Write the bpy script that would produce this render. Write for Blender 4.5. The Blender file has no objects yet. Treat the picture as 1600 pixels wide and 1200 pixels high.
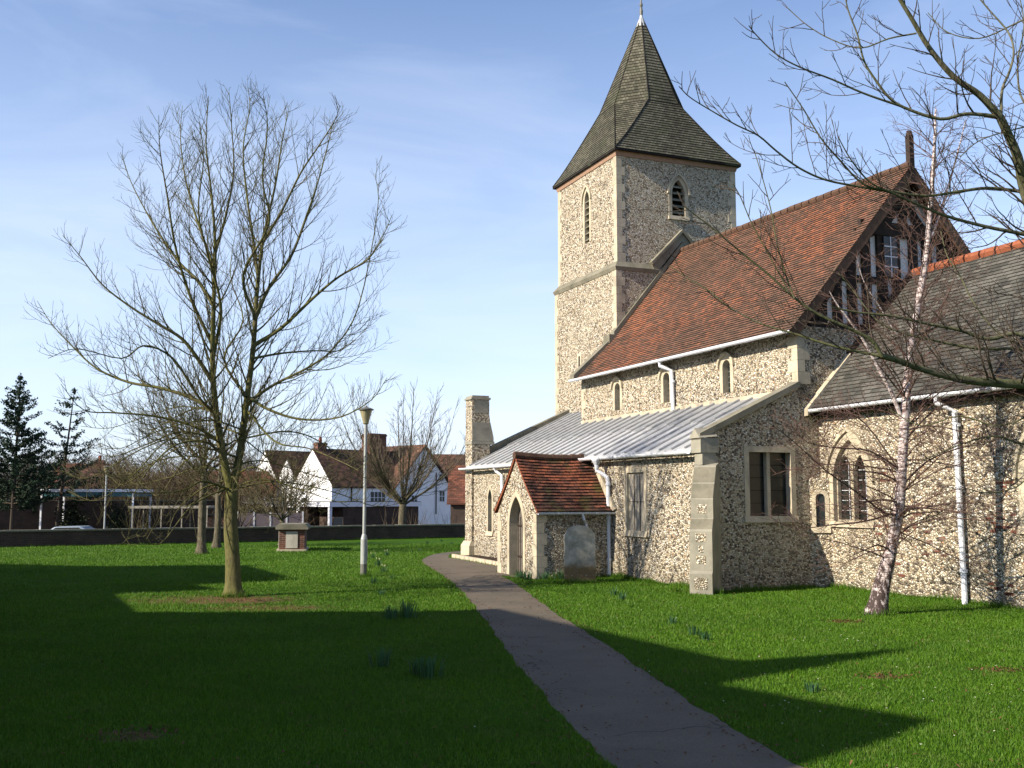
import bpy, math, random
import numpy as np
from mathutils import Vector, Matrix
from mathutils.geometry import tessellate_polygon
R=math.radians; PI=math.pi
S=bpy.context.scene
COL=S.collection
# ------------------------------------------------------------ camera, light
EYE=2.0; FPX=1640.0; PITCH=math.atan(178/1640.0)
cam=bpy.data.objects.new('camera',bpy.data.cameras.new('camera')); COL.objects.link(cam)
cam.location=(0,0,EYE); cam.rotation_euler=(PI/2+PITCH,0,0)
cam.data.sensor_width=36; cam.data.lens=FPX/1600*36; cam.data.clip_end=3000; cam.data.clip_start=.05
S.camera=cam
SUN_AZ=R(-116); SUN_EL=R(29)
S.view_settings.view_transform='Standard'; S.view_settings.look='None'
S.view_settings.exposure=1.05; S.view_settings.gamma=1
sl=bpy.data.lights.new('sun','SUN'); sl.energy=5.0; sl.angle=R(.5); sl.color=(1,.89,.73)
sun=bpy.data.objects.new('sun',sl); COL.objects.link(sun)
sd=Vector((math.sin(SUN_AZ)*math.cos(SUN_EL),math.cos(SUN_AZ)*math.cos(SUN_EL),math.sin(SUN_EL)))
sun.rotation_euler=sd.to_track_quat('Z','Y').to_euler(); sun.location=sd*60
w=bpy.data.worlds.new('World'); S.world=w; w.use_nodes=True
def build_world():
    nt=w.node_tree; N=nt.nodes; L=nt.links; N.clear()
    out=N.new('ShaderNodeOutputWorld'); bg=N.new('ShaderNodeBackground'); bg.inputs[1].default_value=.087
    sky=N.new('ShaderNodeTexSky'); sky.sky_type='NISHITA'; sky.sun_disc=False
    sky.sun_elevation=SUN_EL; sky.sun_rotation=SUN_AZ%(2*PI); sky.air_density=1.0; sky.dust_density=.6; sky.ozone_density=3.0
    tc=N.new('ShaderNodeTexCoord'); mp=N.new('ShaderNodeMapping'); mp.inputs['Rotation'].default_value=(0,.25,.5); mp.inputs['Scale'].default_value=(1.1,1.6,5.5)
    n1=N.new('ShaderNodeTexNoise'); n1.inputs['Scale'].default_value=1.7; n1.inputs['Detail'].default_value=9; n1.inputs['Roughness'].default_value=.55; n1.inputs['Distortion'].default_value=.6
    r1=N.new('ShaderNodeMapRange'); r1.inputs[1].default_value=.42; r1.inputs[2].default_value=.78; r1.inputs[3].default_value=0; r1.inputs[4].default_value=.30
    L.new(tc.outputs['Generated'],mp.inputs[0]); L.new(mp.outputs[0],n1.inputs['Vector']); L.new(n1.outputs['Fac'],r1.inputs[0])
    # whiter, cloudier low down
    sp=N.new('ShaderNodeSeparateXYZ'); L.new(tc.outputs['Generated'],sp.inputs[0])
    r2=N.new('ShaderNodeMapRange'); r2.inputs[1].default_value=0.0; r2.inputs[2].default_value=.5; r2.inputs[3].default_value=.62; r2.inputs[4].default_value=.0
    L.new(sp.outputs[2],r2.inputs[0])
    ad=N.new('ShaderNodeMath'); ad.operation='ADD'; ad.use_clamp=True; L.new(r1.outputs[0],ad.inputs[0]); L.new(r2.outputs[0],ad.inputs[1])
    mx=N.new('ShaderNodeMix'); mx.data_type='RGBA'; mx.inputs[7].default_value=(5.6,6.3,7.6,1)
    tn=N.new('ShaderNodeMix'); tn.data_type='RGBA'; tn.blend_type='MULTIPLY'; tn.inputs[0].default_value=1; tn.inputs[7].default_value=(1.03,1.04,1.15,1); L.new(sky.outputs[0],tn.inputs[6])
    L.new(ad.outputs[0],mx.inputs[0]); L.new(tn.outputs[2],mx.inputs[6]); L.new(mx.outputs[2],bg.inputs[0]); L.new(bg.outputs[0],out.inputs[0])
build_world()
S.render.engine='CYCLES'; S.cycles.max_bounces=6; S.cycles.transparent_max_bounces=8

# ------------------------------------------------------------ helpers
CP,SP_=math.cos(PITCH),math.sin(PITCH)
def at(u,v,Y):
    """world point that lies Y metres ahead, seen at photo position u,v"""
    a=(u-800)/FPX; b=(600-v)/FPX
    dx,dy,dz=a,CP-b*SP_,SP_+b*CP
    t=Y/dy; return Vector((dx*t,Y,EYE+dz*t))
def ground_at(u,v,z=0.0):
    a=(u-800)/FPX; b=(600-v)/FPX
    dx,dy,dz=a,CP-b*SP_,SP_+b*CP
    t=(z-EYE)/dz; return Vector((dx*t,dy*t,z))
def tag(o,label=None,cat=None,group=None,kind=None):
    if label:o['label']=label
    if cat:o['category']=cat
    if group:o['group']=group
    if kind:o['kind']=kind
    return o
def thing(name,label,cat,loc=(0,0,0),rz=0,group=None):
    o=bpy.data.objects.new(name,None); COL.objects.link(o); o.location=loc; o.rotation_euler=(0,0,rz); o.empty_display_size=.2
    return tag(o,label,cat,group)
def copy_tree(o,parent=None):
    c=o.copy(); COL.objects.link(c); c.parent=parent
    for ch in list(o.children): copy_tree(ch,c)
    return c
class MB:
    def __init__(s): s.v=[];s.f=[];s.uv={}
    def poly(s,pts,uv=None):
        b=len(s.v); s.v+= [tuple(p) for p in pts]; s.f.append(tuple(range(b,b+len(pts))))
        if uv: s.uv[len(s.f)-1]=uv
    def box(s,x0,x1,y0,y1,z0,z1,M=None):
        P=[Vector((x,y,z)) for z in (z0,z1) for y in (y0,y1) for x in (x0,x1)]
        if M is not None: P=[M@p for p in P]
        b=len(s.v); s.v+=[tuple(p) for p in P]
        for f in ((0,2,3,1),(4,5,7,6),(0,1,5,4),(2,6,7,3),(0,4,6,2),(1,3,7,5)): s.f.append(tuple(b+i for i in f))
    def prism(s,pts,off):
        """closed solid: planar polygon pts swept by vector off"""
        n=len(pts); pts=[Vector(p) for p in pts]; off=Vector(off)
        nrm=Vector((0,0,0))
        for i in range(n): nrm+=pts[i].cross(pts[(i+1)%n])
        if nrm.dot(off)>0: pts=pts[::-1]
        b=len(s.v); s.v+=[tuple(p) for p in pts]+[tuple(p+off) for p in pts]
        tri=tessellate_polygon([pts])
        for t in tri:
            a=[b+i for i in t]
            nn=(pts[t[1]]-pts[t[0]]).cross(pts[t[2]]-pts[t[0]])
            if nn.dot(off)>0: a=a[::-1]
            s.f.append(tuple(a)); s.f.append(tuple(i+n for i in a[::-1]))
        for i in range(n):
            j=(i+1)%n; s.f.append((b+j,b+i,b+i+n,b+j+n))
    def tube(s,P,r,n=6,cap=True):
        P=[Vector(p) for p in P]
        if not hasattr(r,'__len__'): r=[r]*len(P)
        b=len(s.v); m=len(P)
        T=(P[1]-P[0]).normalized(); A=T.orthogonal().normalized()
        for i in range(m):
            if i==0: T=P[1]-P[0]
            elif i==m-1: T=P[-1]-P[-2]
            else: T=P[i+1]-P[i-1]
            if T.length<1e-9: T=Vector((0,0,1))
            T.normalize(); A=(A-T*A.dot(T))
            if A.length<1e-6: A=T.orthogonal()
            A.normalize(); B=T.cross(A)
            for k in range(n):
                c=2*PI*k/n; s.v.append(tuple(P[i]+(A*math.cos(c)+B*math.sin(c))*r[i]))
        for i in range(m-1):
            for k in range(n):
                k2=(k+1)%n; s.f.append((b+i*n+k,b+i*n+k2,b+(i+1)*n+k2,b+(i+1)*n+k))
        if cap and n>2:
            s.f.append(tuple(b+k for k in range(n))[::-1]); s.f.append(tuple(b+(m-1)*n+k for k in range(n)))
    def lathe(s,prof,c=(0,0,0),n=16):
        b=len(s.v); m=len(prof)
        for (r,z) in prof:
            for k in range(n):
                a=2*PI*k/n; s.v.append((c[0]+r*math.cos(a),c[1]+r*math.sin(a),c[2]+z))
        for i in range(m-1):
            for k in range(n):
                k2=(k+1)%n; s.f.append((b+i*n+k,b+i*n+k2,b+(i+1)*n+k2,b+(i+1)*n+k))
        s.f.append(tuple(b+k for k in range(n))[::-1]); s.f.append(tuple(b+(m-1)*n+k for k in range(n)))
    def build(s,name,mat,parent=None,smooth=False):
        me=bpy.data.meshes.new(name); me.from_pydata(s.v,[],s.f); 
        if s.uv:
            u=me.uv_layers.new(name='UVMap')
            for p in me.polygons:
                q=s.uv.get(p.index)
                if q:
                    for k,li in enumerate(p.loop_indices): u.data[li].uv=q[k]
        me.materials.append(mat); 
        if smooth: me.polygons.foreach_set('use_smooth',[True]*len(me.polygons))
        me.update()
        o=bpy.data.objects.new(name,me); COL.objects.link(o)
        if parent is not None:o.parent=parent
        return o
# ------------------------------------------------------------ materials
# overall reflectance of each surface, so that brick, stone and turf sit in their measured ranges
ALB={'flint rubble':1.0,'old flint rubble with brick':.98,'lawn turf':1.0,'grass blade':1.0,'limestone dressing':.82,'whitewashed render':.95,'white infill panel':.85,'worn asphalt':.52,'birch bark':.85,'white gutter paint':.85,'lead sheet':.68,'weathered clay tile':1.05,'porch clay tile':.9,'oak shingle':.85,'lichened gravestone':.8,'distant ground':.8}
class NM:
    def __init__(s,name,rough=.8,spec=.3,metal=0):
        m=bpy.data.materials.new(name); m.use_nodes=True; s.m=m; s.nt=m.node_tree; s.N=s.nt.nodes; s.b=s.N['Principled BSDF']
        s.b.inputs['Roughness'].default_value=rough; s.b.inputs['Specular IOR Level'].default_value=spec; s.b.inputs['Metallic'].default_value=metal
        s.tc=s.N.new('ShaderNodeTexCoord')
    def l(s,a,b): s.nt.links.new(a,b)
    def map(s,src='Object',scale=(1,1,1),rot=(0,0,0)):
        n=s.N.new('ShaderNodeMapping'); n.inputs['Scale'].default_value=scale; n.inputs['Rotation'].default_value=rot; s.l(s.tc.outputs[src],n.inputs[0]); return n.outputs[0]
    def noise(s,scale,detail=5,rough=.55,vec=None,dist=0):
        n=s.N.new('ShaderNodeTexNoise'); n.inputs['Scale'].default_value=scale; n.inputs['Detail'].default_value=detail; n.inputs['Roughness'].default_value=rough; n.inputs['Distortion'].default_value=dist
        s.l(vec if vec is not None else s.tc.outputs['Object'],n.inputs['Vector']); return n.outputs['Fac']
    def ramp(s,fac,stops,const=False):
        n=s.N.new('ShaderNodeValToRGB'); e=n.color_ramp.elements
        if const: n.color_ramp.interpolation='CONSTANT'
        while len(e)<len(stops): e.new(.5)
        for i,(p,c) in enumerate(stops):
            e[i].position=p; e[i].color=(c[0],c[1],c[2],1) if hasattr(c,'__len__') else (c,c,c,1)
        s.l(fac,n.inputs[0]); return n.outputs[0]
    def mix(s,fac,a,b,mode='MIX'):
        n=s.N.new('ShaderNodeMix'); n.data_type='RGBA'; n.blend_type=mode
        for i,x in ((0,fac),(6,a),(7,b)):
            if hasattr(x,'is_linked') or isinstance(x,bpy.types.NodeSocket): s.l(x,n.inputs[i])
            elif i==0: n.inputs[0].default_value=x
            else: n.inputs[i].default_value=(x[0],x[1],x[2],1)
        return n.outputs[2]
    def math(s,op,a,b=None):
        n=s.N.new('ShaderNodeMath'); n.operation=op
        for i,x in ((0,a),(1,b)):
            if x is None: continue
            if isinstance(x,bpy.types.NodeSocket): s.l(x,n.inputs[i])
            else: n.inputs[i].default_value=x
        return n.outputs[0]
    def bump(s,h,strength=.5,dist=.02):
        n=s.N.new('ShaderNodeBump'); n.inputs['Strength'].default_value=strength; n.inputs['Distance'].default_value=dist; s.l(h,n.inputs['Height'])
        if s.b.inputs['Normal'].is_linked: s.l(s.b.inputs['Normal'].links[0].from_socket,n.inputs['Normal'])
        s.l(n.outputs[0],s.b.inputs['Normal'])
    def col(s,c):
        k=ALB.get(s.m.name,.74)
        if isinstance(c,bpy.types.NodeSocket): c=s.mix(1.0,c,(k,k,k),'MULTIPLY')
        else: c=tuple(x*k for x in c)
        if isinstance(c,bpy.types.NodeSocket): s.l(c,s.b.inputs['Base Color'])
        else: s.b.inputs['Base Color'].default_value=(c[0],c[1],c[2],1)
        return s
def flint(name,scale=19,light=1.0,mort=(.50,.405,.27),sc=(1,1,1.25)):
    a=NM(name,.75,.35)
    wob=a.N.new('ShaderNodeTexNoise'); wob.inputs['Scale'].default_value=9; a.l(a.tc.outputs['Object'],wob.inputs['Vector'])
    vm=a.N.new('ShaderNodeVectorMath'); vm.operation='MULTIPLY_ADD'; a.l(wob.outputs['Color'],vm.inputs[0]); vm.inputs[1].default_value=(.05,.05,.05); a.l(a.map(scale=sc),vm.inputs[2])
    v1=a.N.new('ShaderNodeTexVoronoi'); v1.inputs['Scale'].default_value=scale; a.l(vm.outputs[0],v1.inputs['Vector'])
    v2=a.N.new('ShaderNodeTexVoronoi'); v2.feature='DISTANCE_TO_EDGE'; v2.inputs['Scale'].default_value=scale; a.l(vm.outputs[0],v2.inputs['Vector'])
    sp=a.N.new('ShaderNodeSeparateColor'); a.l(v1.outputs['Color'],sp.inputs[0])
    L=light
    c=a.ramp(sp.outputs[0],[(0,(.030,.027,.025)),(.13,(.13*L,.11*L,.09*L)),(.26,(.38*L,.32*L,.23*L)),(.34,(.66*L,.56*L,.40*L)),(.54,(.80*L,.72*L,.56*L)),(.80,(.90*L,.86*L,.75*L)),(.97,(.42*L,.24*L,.12*L))],True)
    c=a.mix(a.ramp(a.noise(45,3),[(.35,0),(.7,.5)]),c,(.22,.18,.14))
    m=a.ramp(v2.outputs['Distance'],[(.05,1),(.11,0)])
    big=a.noise(.6,4)
    mc=a.mix(big,mort,tuple(x*.72 for x in mort))
    c=a.mix(m,c,mc)
    st=a.ramp(a.noise(.9,6,.65),[(.52,0),(.78,.5)])
    c=a.mix(st,c,(.26,.225,.17))
    zz=a.N.new('ShaderNodeSeparateXYZ'); a.l(a.tc.outputs['Object'],zz.inputs[0])
    low=a.N.new('ShaderNodeMapRange'); low.inputs[1].default_value=0; low.inputs[2].default_value=.75; low.inputs[3].default_value=.5; low.inputs[4].default_value=0; a.l(zz.outputs[2],low.inputs[0])
    c=a.mix(a.math('MULTIPLY',low.outputs[0],a.ramp(a.noise(2.5,5,.6),[(.3,.2),(.65,1)])),c,(.10,.095,.06))
    pal=a.ramp(a.noise(.42,5,.6),[(.5,0),(.66,.18)]); c=a.mix(pal,c,(.56,.49,.36))
    a.col(c)
    h=a.ramp(v2.outputs['Distance'],[(0,0),(.12,.55),(.4,1)])
    a.bump(a.math('ADD',h,a.math('MULTIPLY',sp.outputs[1],.8)),1.0,.045)
    return a.m
M={}
M['flint']=flint('flint rubble')
M['flint_old']=flint('old flint rubble with brick',scale=16.5,light=.97,mort=(.54,.44,.30))
def mat_stone(name,c1=(.56,.49,.36),c2=(.34,.30,.23),rough=.85):
    a=NM(name,rough,.2); n=a.noise(2.2,8,.6); n2=a.noise(30,4)
    c=a.mix(a.ramp(n,[(.4,0),(.7,1)]),c1,c2); c=a.mix(a.math('MULTIPLY',n2,.35),c,tuple(x*.6 for x in c1)); 
    st=a.ramp(a.noise(1.3,6,.7,vec=a.map(scale=(3,3,.7))),[(.55,0),(.75,.6)]); c=a.mix(st,c,(.13,.12,.09))
    a.col(c); a.bump(n2,.35,.01); a.bump(n,.2,.03); return a.m
M['stone']=mat_stone('limestone dressing')
M['buttress_stone']=mat_stone('grey lichened buttress stone',(.38,.36,.29),(.22,.21,.17))
M['stone_dark']=mat_stone('lichened coping stone',(.27,.25,.19),(.14,.135,.10))
def mat_tiles(name,cols,row=.11,wd=.17,moss=None,patch=.35,rough=.85,tv=.2,line=.75):
    a=NM(name,rough,.2); uv=a.tc.outputs['UV']
    b=a.N.new('ShaderNodeTexBrick'); a.l(uv,b.inputs['Vector']); b.inputs['Scale'].default_value=1; b.inputs['Brick Width'].default_value=wd; b.inputs['Row Height'].default_value=row
    b.inputs['Mortar Size'].default_value=.006; b.inputs['Color1'].default_value=(0,0,0,1); b.inputs['Color2'].default_value=(1,1,1,1); b.inputs['Mortar'].default_value=(.5,.5,.5,1); b.inputs['Bias'].default_value=0
    big=a.noise(patch,6,.6); mid=a.noise(1.6,5,.6)
    f=a.math('ADD',a.math('MULTIPLY',big,.9),a.math('MULTIPLY',mid,.45)); f=a.math('ADD',f,a.math('MULTIPLY',b.outputs['Color'],.22)); 
    c=a.ramp(f,[(.50,cols[0]),(.68,cols[1]),(.80,cols[2]),(.93,cols[3])])
    tint=a.ramp(b.outputs['Color'],[(0,1-tv*1.3),(.5,1),(1,1+tv)]); c=a.mix(1,c,tint,'MULTIPLY')
    c=a.mix(b.outputs['Fac'],c,(.015,.012,.01))
    sp=a.N.new('ShaderNodeSeparateXYZ'); a.l(uv,sp.inputs[0])
    fr=a.math('FRACT',a.math('DIVIDE',sp.outputs[1],row))
    c=a.mix(a.ramp(fr,[(.0,line),(.14,.0)]),c,(.012,.010,.008))
    if moss:
        c=a.mix(a.ramp(a.noise(1.1,6,.65),[(.52,0),(.68,.8)]),c,moss)
    a.col(c); a.bump(a.math('ADD',a.math('MULTIPLY',a.math('SUBTRACT',1.0,fr),.8),a.math('MULTIPLY',b.outputs['Color'],.5)),.6,.02); return a.m
M['nave_tile']=mat_tiles('weathered clay tile',[(.080,.052,.037),(.105,.060,.040),(.135,.068,.044),(.21,.080,.042)],row=.105,wd=.17,patch=.22,line=.5,tv=.13)
M['porch_tile']=mat_tiles('porch clay tile',[(.050,.034,.026),(.085,.045,.032),(.135,.055,.036),(.24,.078,.040)],row=.115,wd=.17,patch=.8,moss=(.11,.10,.028))
M['slate']=mat_tiles('grey slate',[(.05,.05,.045),(.07,.068,.06),(.09,.088,.075),(.12,.115,.10)],row=.13,wd=.25,patch=.4)
M['shingle']=mat_tiles('oak shingle',[(.048,.048,.033),(.070,.068,.048),(.095,.092,.066),(.13,.124,.092)],row=.13,wd=.12,patch=.5,tv=.12,line=.5,moss=(.062,.068,.04))
M['house_tile']=mat_tiles('old brown tile',[(.035,.025,.018),(.06,.038,.028),(.10,.055,.038),(.17,.085,.055)],row=.2,wd=.3,patch=.5)
M['red_roof']=mat_tiles('orange red tile',[(.09,.045,.03),(.13,.055,.035),(.17,.065,.04),(.21,.08,.045)],row=.2,wd=.3,patch=.5)
def simple(name,c,rough=.6,spec=.3,metal=0,var=.25,sc=6,bump=.1):
    a=NM(name,rough,spec,metal); n=a.noise(sc,6,.6); a.col(a.mix(a.ramp(n,[(.35,0),(.7,1)]),c,tuple(x*(1-var) for x in c)))
    if bump: a.bump(n,bump,.01)
    return a.m
def mat_lead():
    a=NM('lead sheet',.42,.5,.0); n=a.noise(1.5,6,.6); n2=a.noise(8,5,vec=a.map(scale=(1,.2,.2)))
    c=a.mix(a.ramp(n,[(.35,0),(.7,1)]),(.64,.65,.66),(.50,.51,.52)); c=a.mix(a.ramp(n2,[(.5,0),(.75,.5)]),c,(.68,.70,.73)); 
    c=a.mix(a.ramp(a.noise(.5,4),[(.55,0),(.7,.45)]),c,(.54,.54,.44))
    a.col(c); a.b.inputs['Metallic'].default_value=.15; a.bump(n,.3,.03); return a.m
M['lead']=mat_lead(); 
M['white']=simple('white gutter paint',(.74,.77,.84),.35,.5,var=.05)
M['whitewash']=simple('whitewashed render',(.82,.83,.84),.8,.2,var=.08,sc=2)
M['panel']=simple('white infill panel',(.72,.72,.72),.8,.2,var=.15)
M['timber']=simple('dark oak timber',(.045,.032,.025),.8,.2,var=.5,sc=9,bump=.4)
M['timber_brown']=simple('brown barge board',(.14,.085,.055),.8,.2,var=.4,sc=9,bump=.3)
M['dark']=simple('dark interior',(.012,.012,.012),.8,.1)
M['glass']=simple('old window glass',(.018,.024,.022),.28,.45,var=.5,sc=3,bump=.05)
M['lattice']=simple('leaded glass grille',(.42,.38,.31),.6,.4,var=.4,sc=20,bump=.2)
M['lead_dark']=simple('lead glazing bar',(.32,.34,.36),.5,.4)
M['door']=simple('weathered oak door',(.16,.14,.125),.75,.2,var=.45,sc=12,bump=.3)
M['asphalt']=None
def mat_asphalt(name,c=(.165,.145,.13)):
    a=NM(name,.9,.25); n=a.noise(90,3,.7); n2=a.noise(1.2,6,.6); n3=a.noise(.35,3)
    k=a.mix(a.ramp(n2,[(.35,0),(.7,1)]),c,tuple(x*.72 for x in c)); k=a.mix(a.ramp(n,[(.5,0),(.72,.55)]),k,tuple(x*1.9 for x in c)); k=a.mix(a.ramp(n,[(.28,.5),(.42,0)]),k,tuple(x*.4 for x in c))
    k=a.mix(a.ramp(n3,[(.5,0),(.65,.35)]),k,(.13,.125,.09))
    vo=a.N.new('ShaderNodeTexVoronoi'); vo.feature='DISTANCE_TO_EDGE'; vo.inputs['Scale'].default_value=.55; wv=a.N.new('ShaderNodeTexNoise'); wv.inputs['Scale'].default_value=3; a.l(a.tc.outputs['Object'],wv.inputs[0])
    va=a.N.new('ShaderNodeVectorMath'); va.operation='MULTIPLY_ADD'; a.l(wv.outputs['Color'],va.inputs[0]); va.inputs[1].default_value=(.5,.5,.5); a.l(a.tc.outputs['Object'],va.inputs[2]); a.l(va.outputs[0],vo.inputs['Vector'])
    ck=a.math('MULTIPLY',a.ramp(vo.outputs['Distance'],[(.0,1),(.010,0)]),a.ramp(a.noise(.6,3),[(.5,0),(.6,1)])); k=a.mix(ck,k,(.03,.03,.025))
    k=a.mix(a.ramp(a.noise(14,5,.7),[(.60,0),(.70,.5)]),k,(.07,.065,.055))
    a.col(k); a.bump(n,.5,.008); return a.m
M['asphalt']=mat_asphalt('worn asphalt',(.21,.172,.125))
def mat_lawn():
    a=NM('lawn turf',.95,.08)
    n=a.noise(.35,6,.6); n2=a.noise(3.5,6,.65); n3=a.noise(60,4,.7)
    c=a.mix(a.ramp(n,[(.35,0),(.68,1)]),(.042,.112,.004),(.068,.142,.006)); c=a.mix(a.ramp(n2,[(.42,0),(.72,.75)]),c,(.025,.075,.006)); c=a.mix(a.ramp(n3,[(.3,.6),(.6,0)]),c,(.010,.030,.004))
    c=a.mix(a.ramp(a.noise(1.1,6,.7),[(.55,0),(.72,.6)]),c,(.075,.125,.02)); c=a.mix(a.ramp(a.noise(8,5,.75),[(.62,0),(.72,.6)]),c,(.09,.07,.035))
    # worn earth patches with leaf litter where the photo shows bare soil
    geo=a.N.new('ShaderNodeNewGeometry')
    for (x,y,rx,ry) in PATCH:
        sb=a.N.new('ShaderNodeVectorMath'); sb.operation='SUBTRACT'; a.l(geo.outputs['Position'],sb.inputs[0]); sb.inputs[1].default_value=(x,y,0)
        ml=a.N.new('ShaderNodeVectorMath'); ml.operation='MULTIPLY'; a.l(sb.outputs[0],ml.inputs[0]); ml.inputs[1].default_value=(1/rx,1/ry,0)
        ln=a.N.new('ShaderNodeVectorMath'); ln.operation='LENGTH'; a.l(ml.outputs[0],ln.inputs[0])
        d=a.math('ADD',ln.outputs['Value'],a.math('MULTIPLY',a.math('SUBTRACT',a.noise(5,5,.7),.5),2.2))
        c=a.mix(a.ramp(d,[(.55,.85),(1.0,0)]),c,(.13,.075,.038))
    a.col(c); a.bump(n3,.9,.03); a.bump(n2,.5,.06); return a.m
PATCH=[]
for (u,v,rx,ry) in ((330,937,1.9,1.1),(420,950,1.3,.6),(1320,972,.30,.2),(1378,1058,.32,.16),(205,1150,.35,.25),(370,938,.9,.7),(1560,1048,.3,.15)):
    g=ground_at(u,v); PATCH.append((g.x,g.y,rx,ry))
M['lawn']=mat_lawn()
def mat_blade(name='grass blade',c1=(.036,.112,.003),c2=(.092,.190,.007),c3=(.17,.18,.05)):
    a=NM(name,.6,.25); g=a.N.new('ShaderNodeNewGeometry')
    c=a.ramp(g.outputs['Random Per Island'],[(0,c1),(.75,c2),(.93,c2),(1,c3)])
    c=a.mix(a.ramp(a.noise(.5,5),[(.35,0),(.7,.5)]),c,(.028,.085,.006)); c=a.mix(a.ramp(a.noise(1.7,5,.7),[(.52,0),(.70,.55)]),c,(.10,.15,.025)); c=a.mix(a.ramp(a.noise(6,4,.7),[(.58,0),(.68,.5)]),c,(.03,.07,.01))
    a.col(c); a.b.inputs['Subsurface Weight'].default_value=0
    # some light through the blade
    t=a.N.new('ShaderNodeBsdfTranslucent'); a.l(c,t.inputs[0]); ms=a.N.new('ShaderNodeMixShader'); ms.inputs[0].default_value=.3
    a.l(a.b.outputs[0],ms.inputs[1]); a.l(t.outputs[0],ms.inputs[2]); a.l(ms.outputs[0],a.N['Material Output'].inputs[0]); return a.m
M['blade']=mat_blade()
M['leafblade']=mat_blade('daffodil leaf',(.045,.12,.05),(.06,.15,.06),(.08,.17,.07))
def mat_bark(name,c1,c2,c3,sc=(8,8,2),green=None,bump=.6):
    a=NM(name,.9,.15); v=a.map(scale=sc); n=a.noise(3,7,.65,vec=v); 
    c=a.ramp(n,[(.35,c1),(.5,c2),(.68,c3)])
    if green: c=a.mix(a.ramp(a.noise(.9,5,.6),[(.35,0),(.6,.8)]),c,green)
    a.col(c); a.bump(n,bump,.02); return a.m
M['bark_green']=mat_bark('mossy maple bark',(.06,.05,.028),(.13,.115,.055),(.20,.18,.095),green=(.13,.135,.035))
M['bark_brown']=mat_bark('brown bark',(.04,.03,.022),(.085,.065,.045),(.15,.12,.085))
M['bark_pale']=mat_bark('pale grey bark',(.055,.05,.032),(.115,.10,.068),(.18,.16,.11))
M['bark_near']=mat_bark('grey green bark',(.05,.045,.03),(.12,.11,.07),(.21,.20,.14),green=(.10,.11,.045))
M['twig']=simple('grey brown twig',(.115,.090,.055),.85,.2,var=.4)
M['twig_green']=simple('olive twig',(.125,.115,.050),.85,.2,var=.45)
M['twig_red']=simple('red brown birch twig',(.135,.078,.062),.8,.25,var=.4)
def mat_birch():
    a=NM('birch bark',.7,.3); n=a.noise(4,6,.6,vec=a.map(scale=(2,2,9))); n2=a.noise(3,6,.7,vec=a.map(scale=(5,5,2)))
    sp=a.N.new('ShaderNodeSeparateXYZ'); a.l(a.tc.outputs['Object'],sp.inputs[0])
    c=a.ramp(n,[(.40,(.10,.06,.055)),(.47,(.40,.33,.32)),(.62,(.62,.55,.53))])
    low=a.ramp(sp.outputs[2],[(.0,1),(.35,.0)]); mr=a.N.new('ShaderNodeMapRange'); mr.inputs[1].default_value=.1; mr.inputs[2].default_value=2.6; mr.inputs[3].default_value=1; mr.inputs[4].default_value=0; a.l(sp.outputs[2],mr.inputs[0])
    dk=a.ramp(a.math('ADD',n2,a.math('MULTIPLY',mr.outputs[0],.16)),[(.57,0),(.64,1)])
    a.col(a.mix(dk,c,(.045,.028,.025))); a.bump(n2,.8,.03); return a.m
M['birch']=mat_birch()
def mat_brick(name,c1=(.22,.08,.05),c2=(.13,.055,.04),mo=(.25,.22,.18),s=1):
    a=NM(name,.85,.2); b=a.N.new('ShaderNodeTexBrick')
    # bricks laid on vertical faces: run x+y against z
    sp=a.N.new('ShaderNodeSeparateXYZ'); a.l(a.tc.outputs['Object'],sp.inputs[0]); cb=a.N.new('ShaderNodeCombineXYZ'); a.l(a.math('ADD',sp.outputs[0],sp.outputs[1]),cb.inputs[0]); a.l(sp.outputs[2],cb.inputs[1]); a.l(cb.outputs[0],b.inputs['Vector'])
    b.inputs['Scale'].default_value=1/s; b.inputs['Brick Width'].default_value=.225; b.inputs['Row Height'].default_value=.075; b.inputs['Mortar Size'].default_value=.008
    b.inputs['Color1'].default_value=(*c1,1); b.inputs['Color2'].default_value=(*c2,1); b.inputs['Mortar'].default_value=(*mo,1)
    c=a.mix(a.ramp(a.noise(1.5,6,.65),[(.4,0),(.7,.6)]),b.outputs['Color'],tuple(x*.4 for x in c2)); a.col(c); a.bump(b.outputs['Fac'],-.4,.01); return a.m
M['brick']=mat_brick('red brick'); M['brick_dark']=mat_brick('old dark brick',(.10,.06,.045),(.06,.042,.034),(.10,.09,.075))
M['soil']=simple('planter soil',(.055,.038,.026),.95,.1,var=.5,sc=25,bump=.8)
M['steel']=simple('galvanised grey paint',(.42,.45,.44),.45,.4,var=.2)
M['lantern']=simple('weathered lantern bowl',(.40,.36,.22),.35,.5,var=.3)
M['lampcap']=simple('grey lamp cap',(.16,.16,.14),.5,.4)
def mat_grave():
    a=NM('lichened gravestone',.9,.15); n=a.noise(3,7,.7); sp=a.N.new('ShaderNodeSeparateXYZ'); a.l(a.tc.outputs['Object'],sp.inputs[0])
    c=a.ramp(n,[(.32,(.17,.17,.14)),(.5,(.34,.33,.28)),(.68,(.55,.53,.47))])
    mr=a.N.new('ShaderNodeMapRange'); mr.inputs[1].default_value=.25; mr.inputs[2].default_value=.60; mr.inputs[3].default_value=1; mr.inputs[4].default_value=0; a.l(sp.outputs[2],mr.inputs[0])
    k=a.ramp(a.math('ADD',a.math('MULTIPLY',mr.outputs[0],.7),a.math('MULTIPLY',a.noise(4,5,.6),.4)),[(.45,0),(.75,.9)])
    c=a.mix(k,c,(.17,.115,.05))
    c=a.mix(a.ramp(a.noise(22,4),[(.6,0),(.68,.7)]),c,(.42,.42,.36)); a.col(c); a.bump(a.noise(22,4),.5,.01); return a.m
M['grave']=mat_grave()
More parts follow.
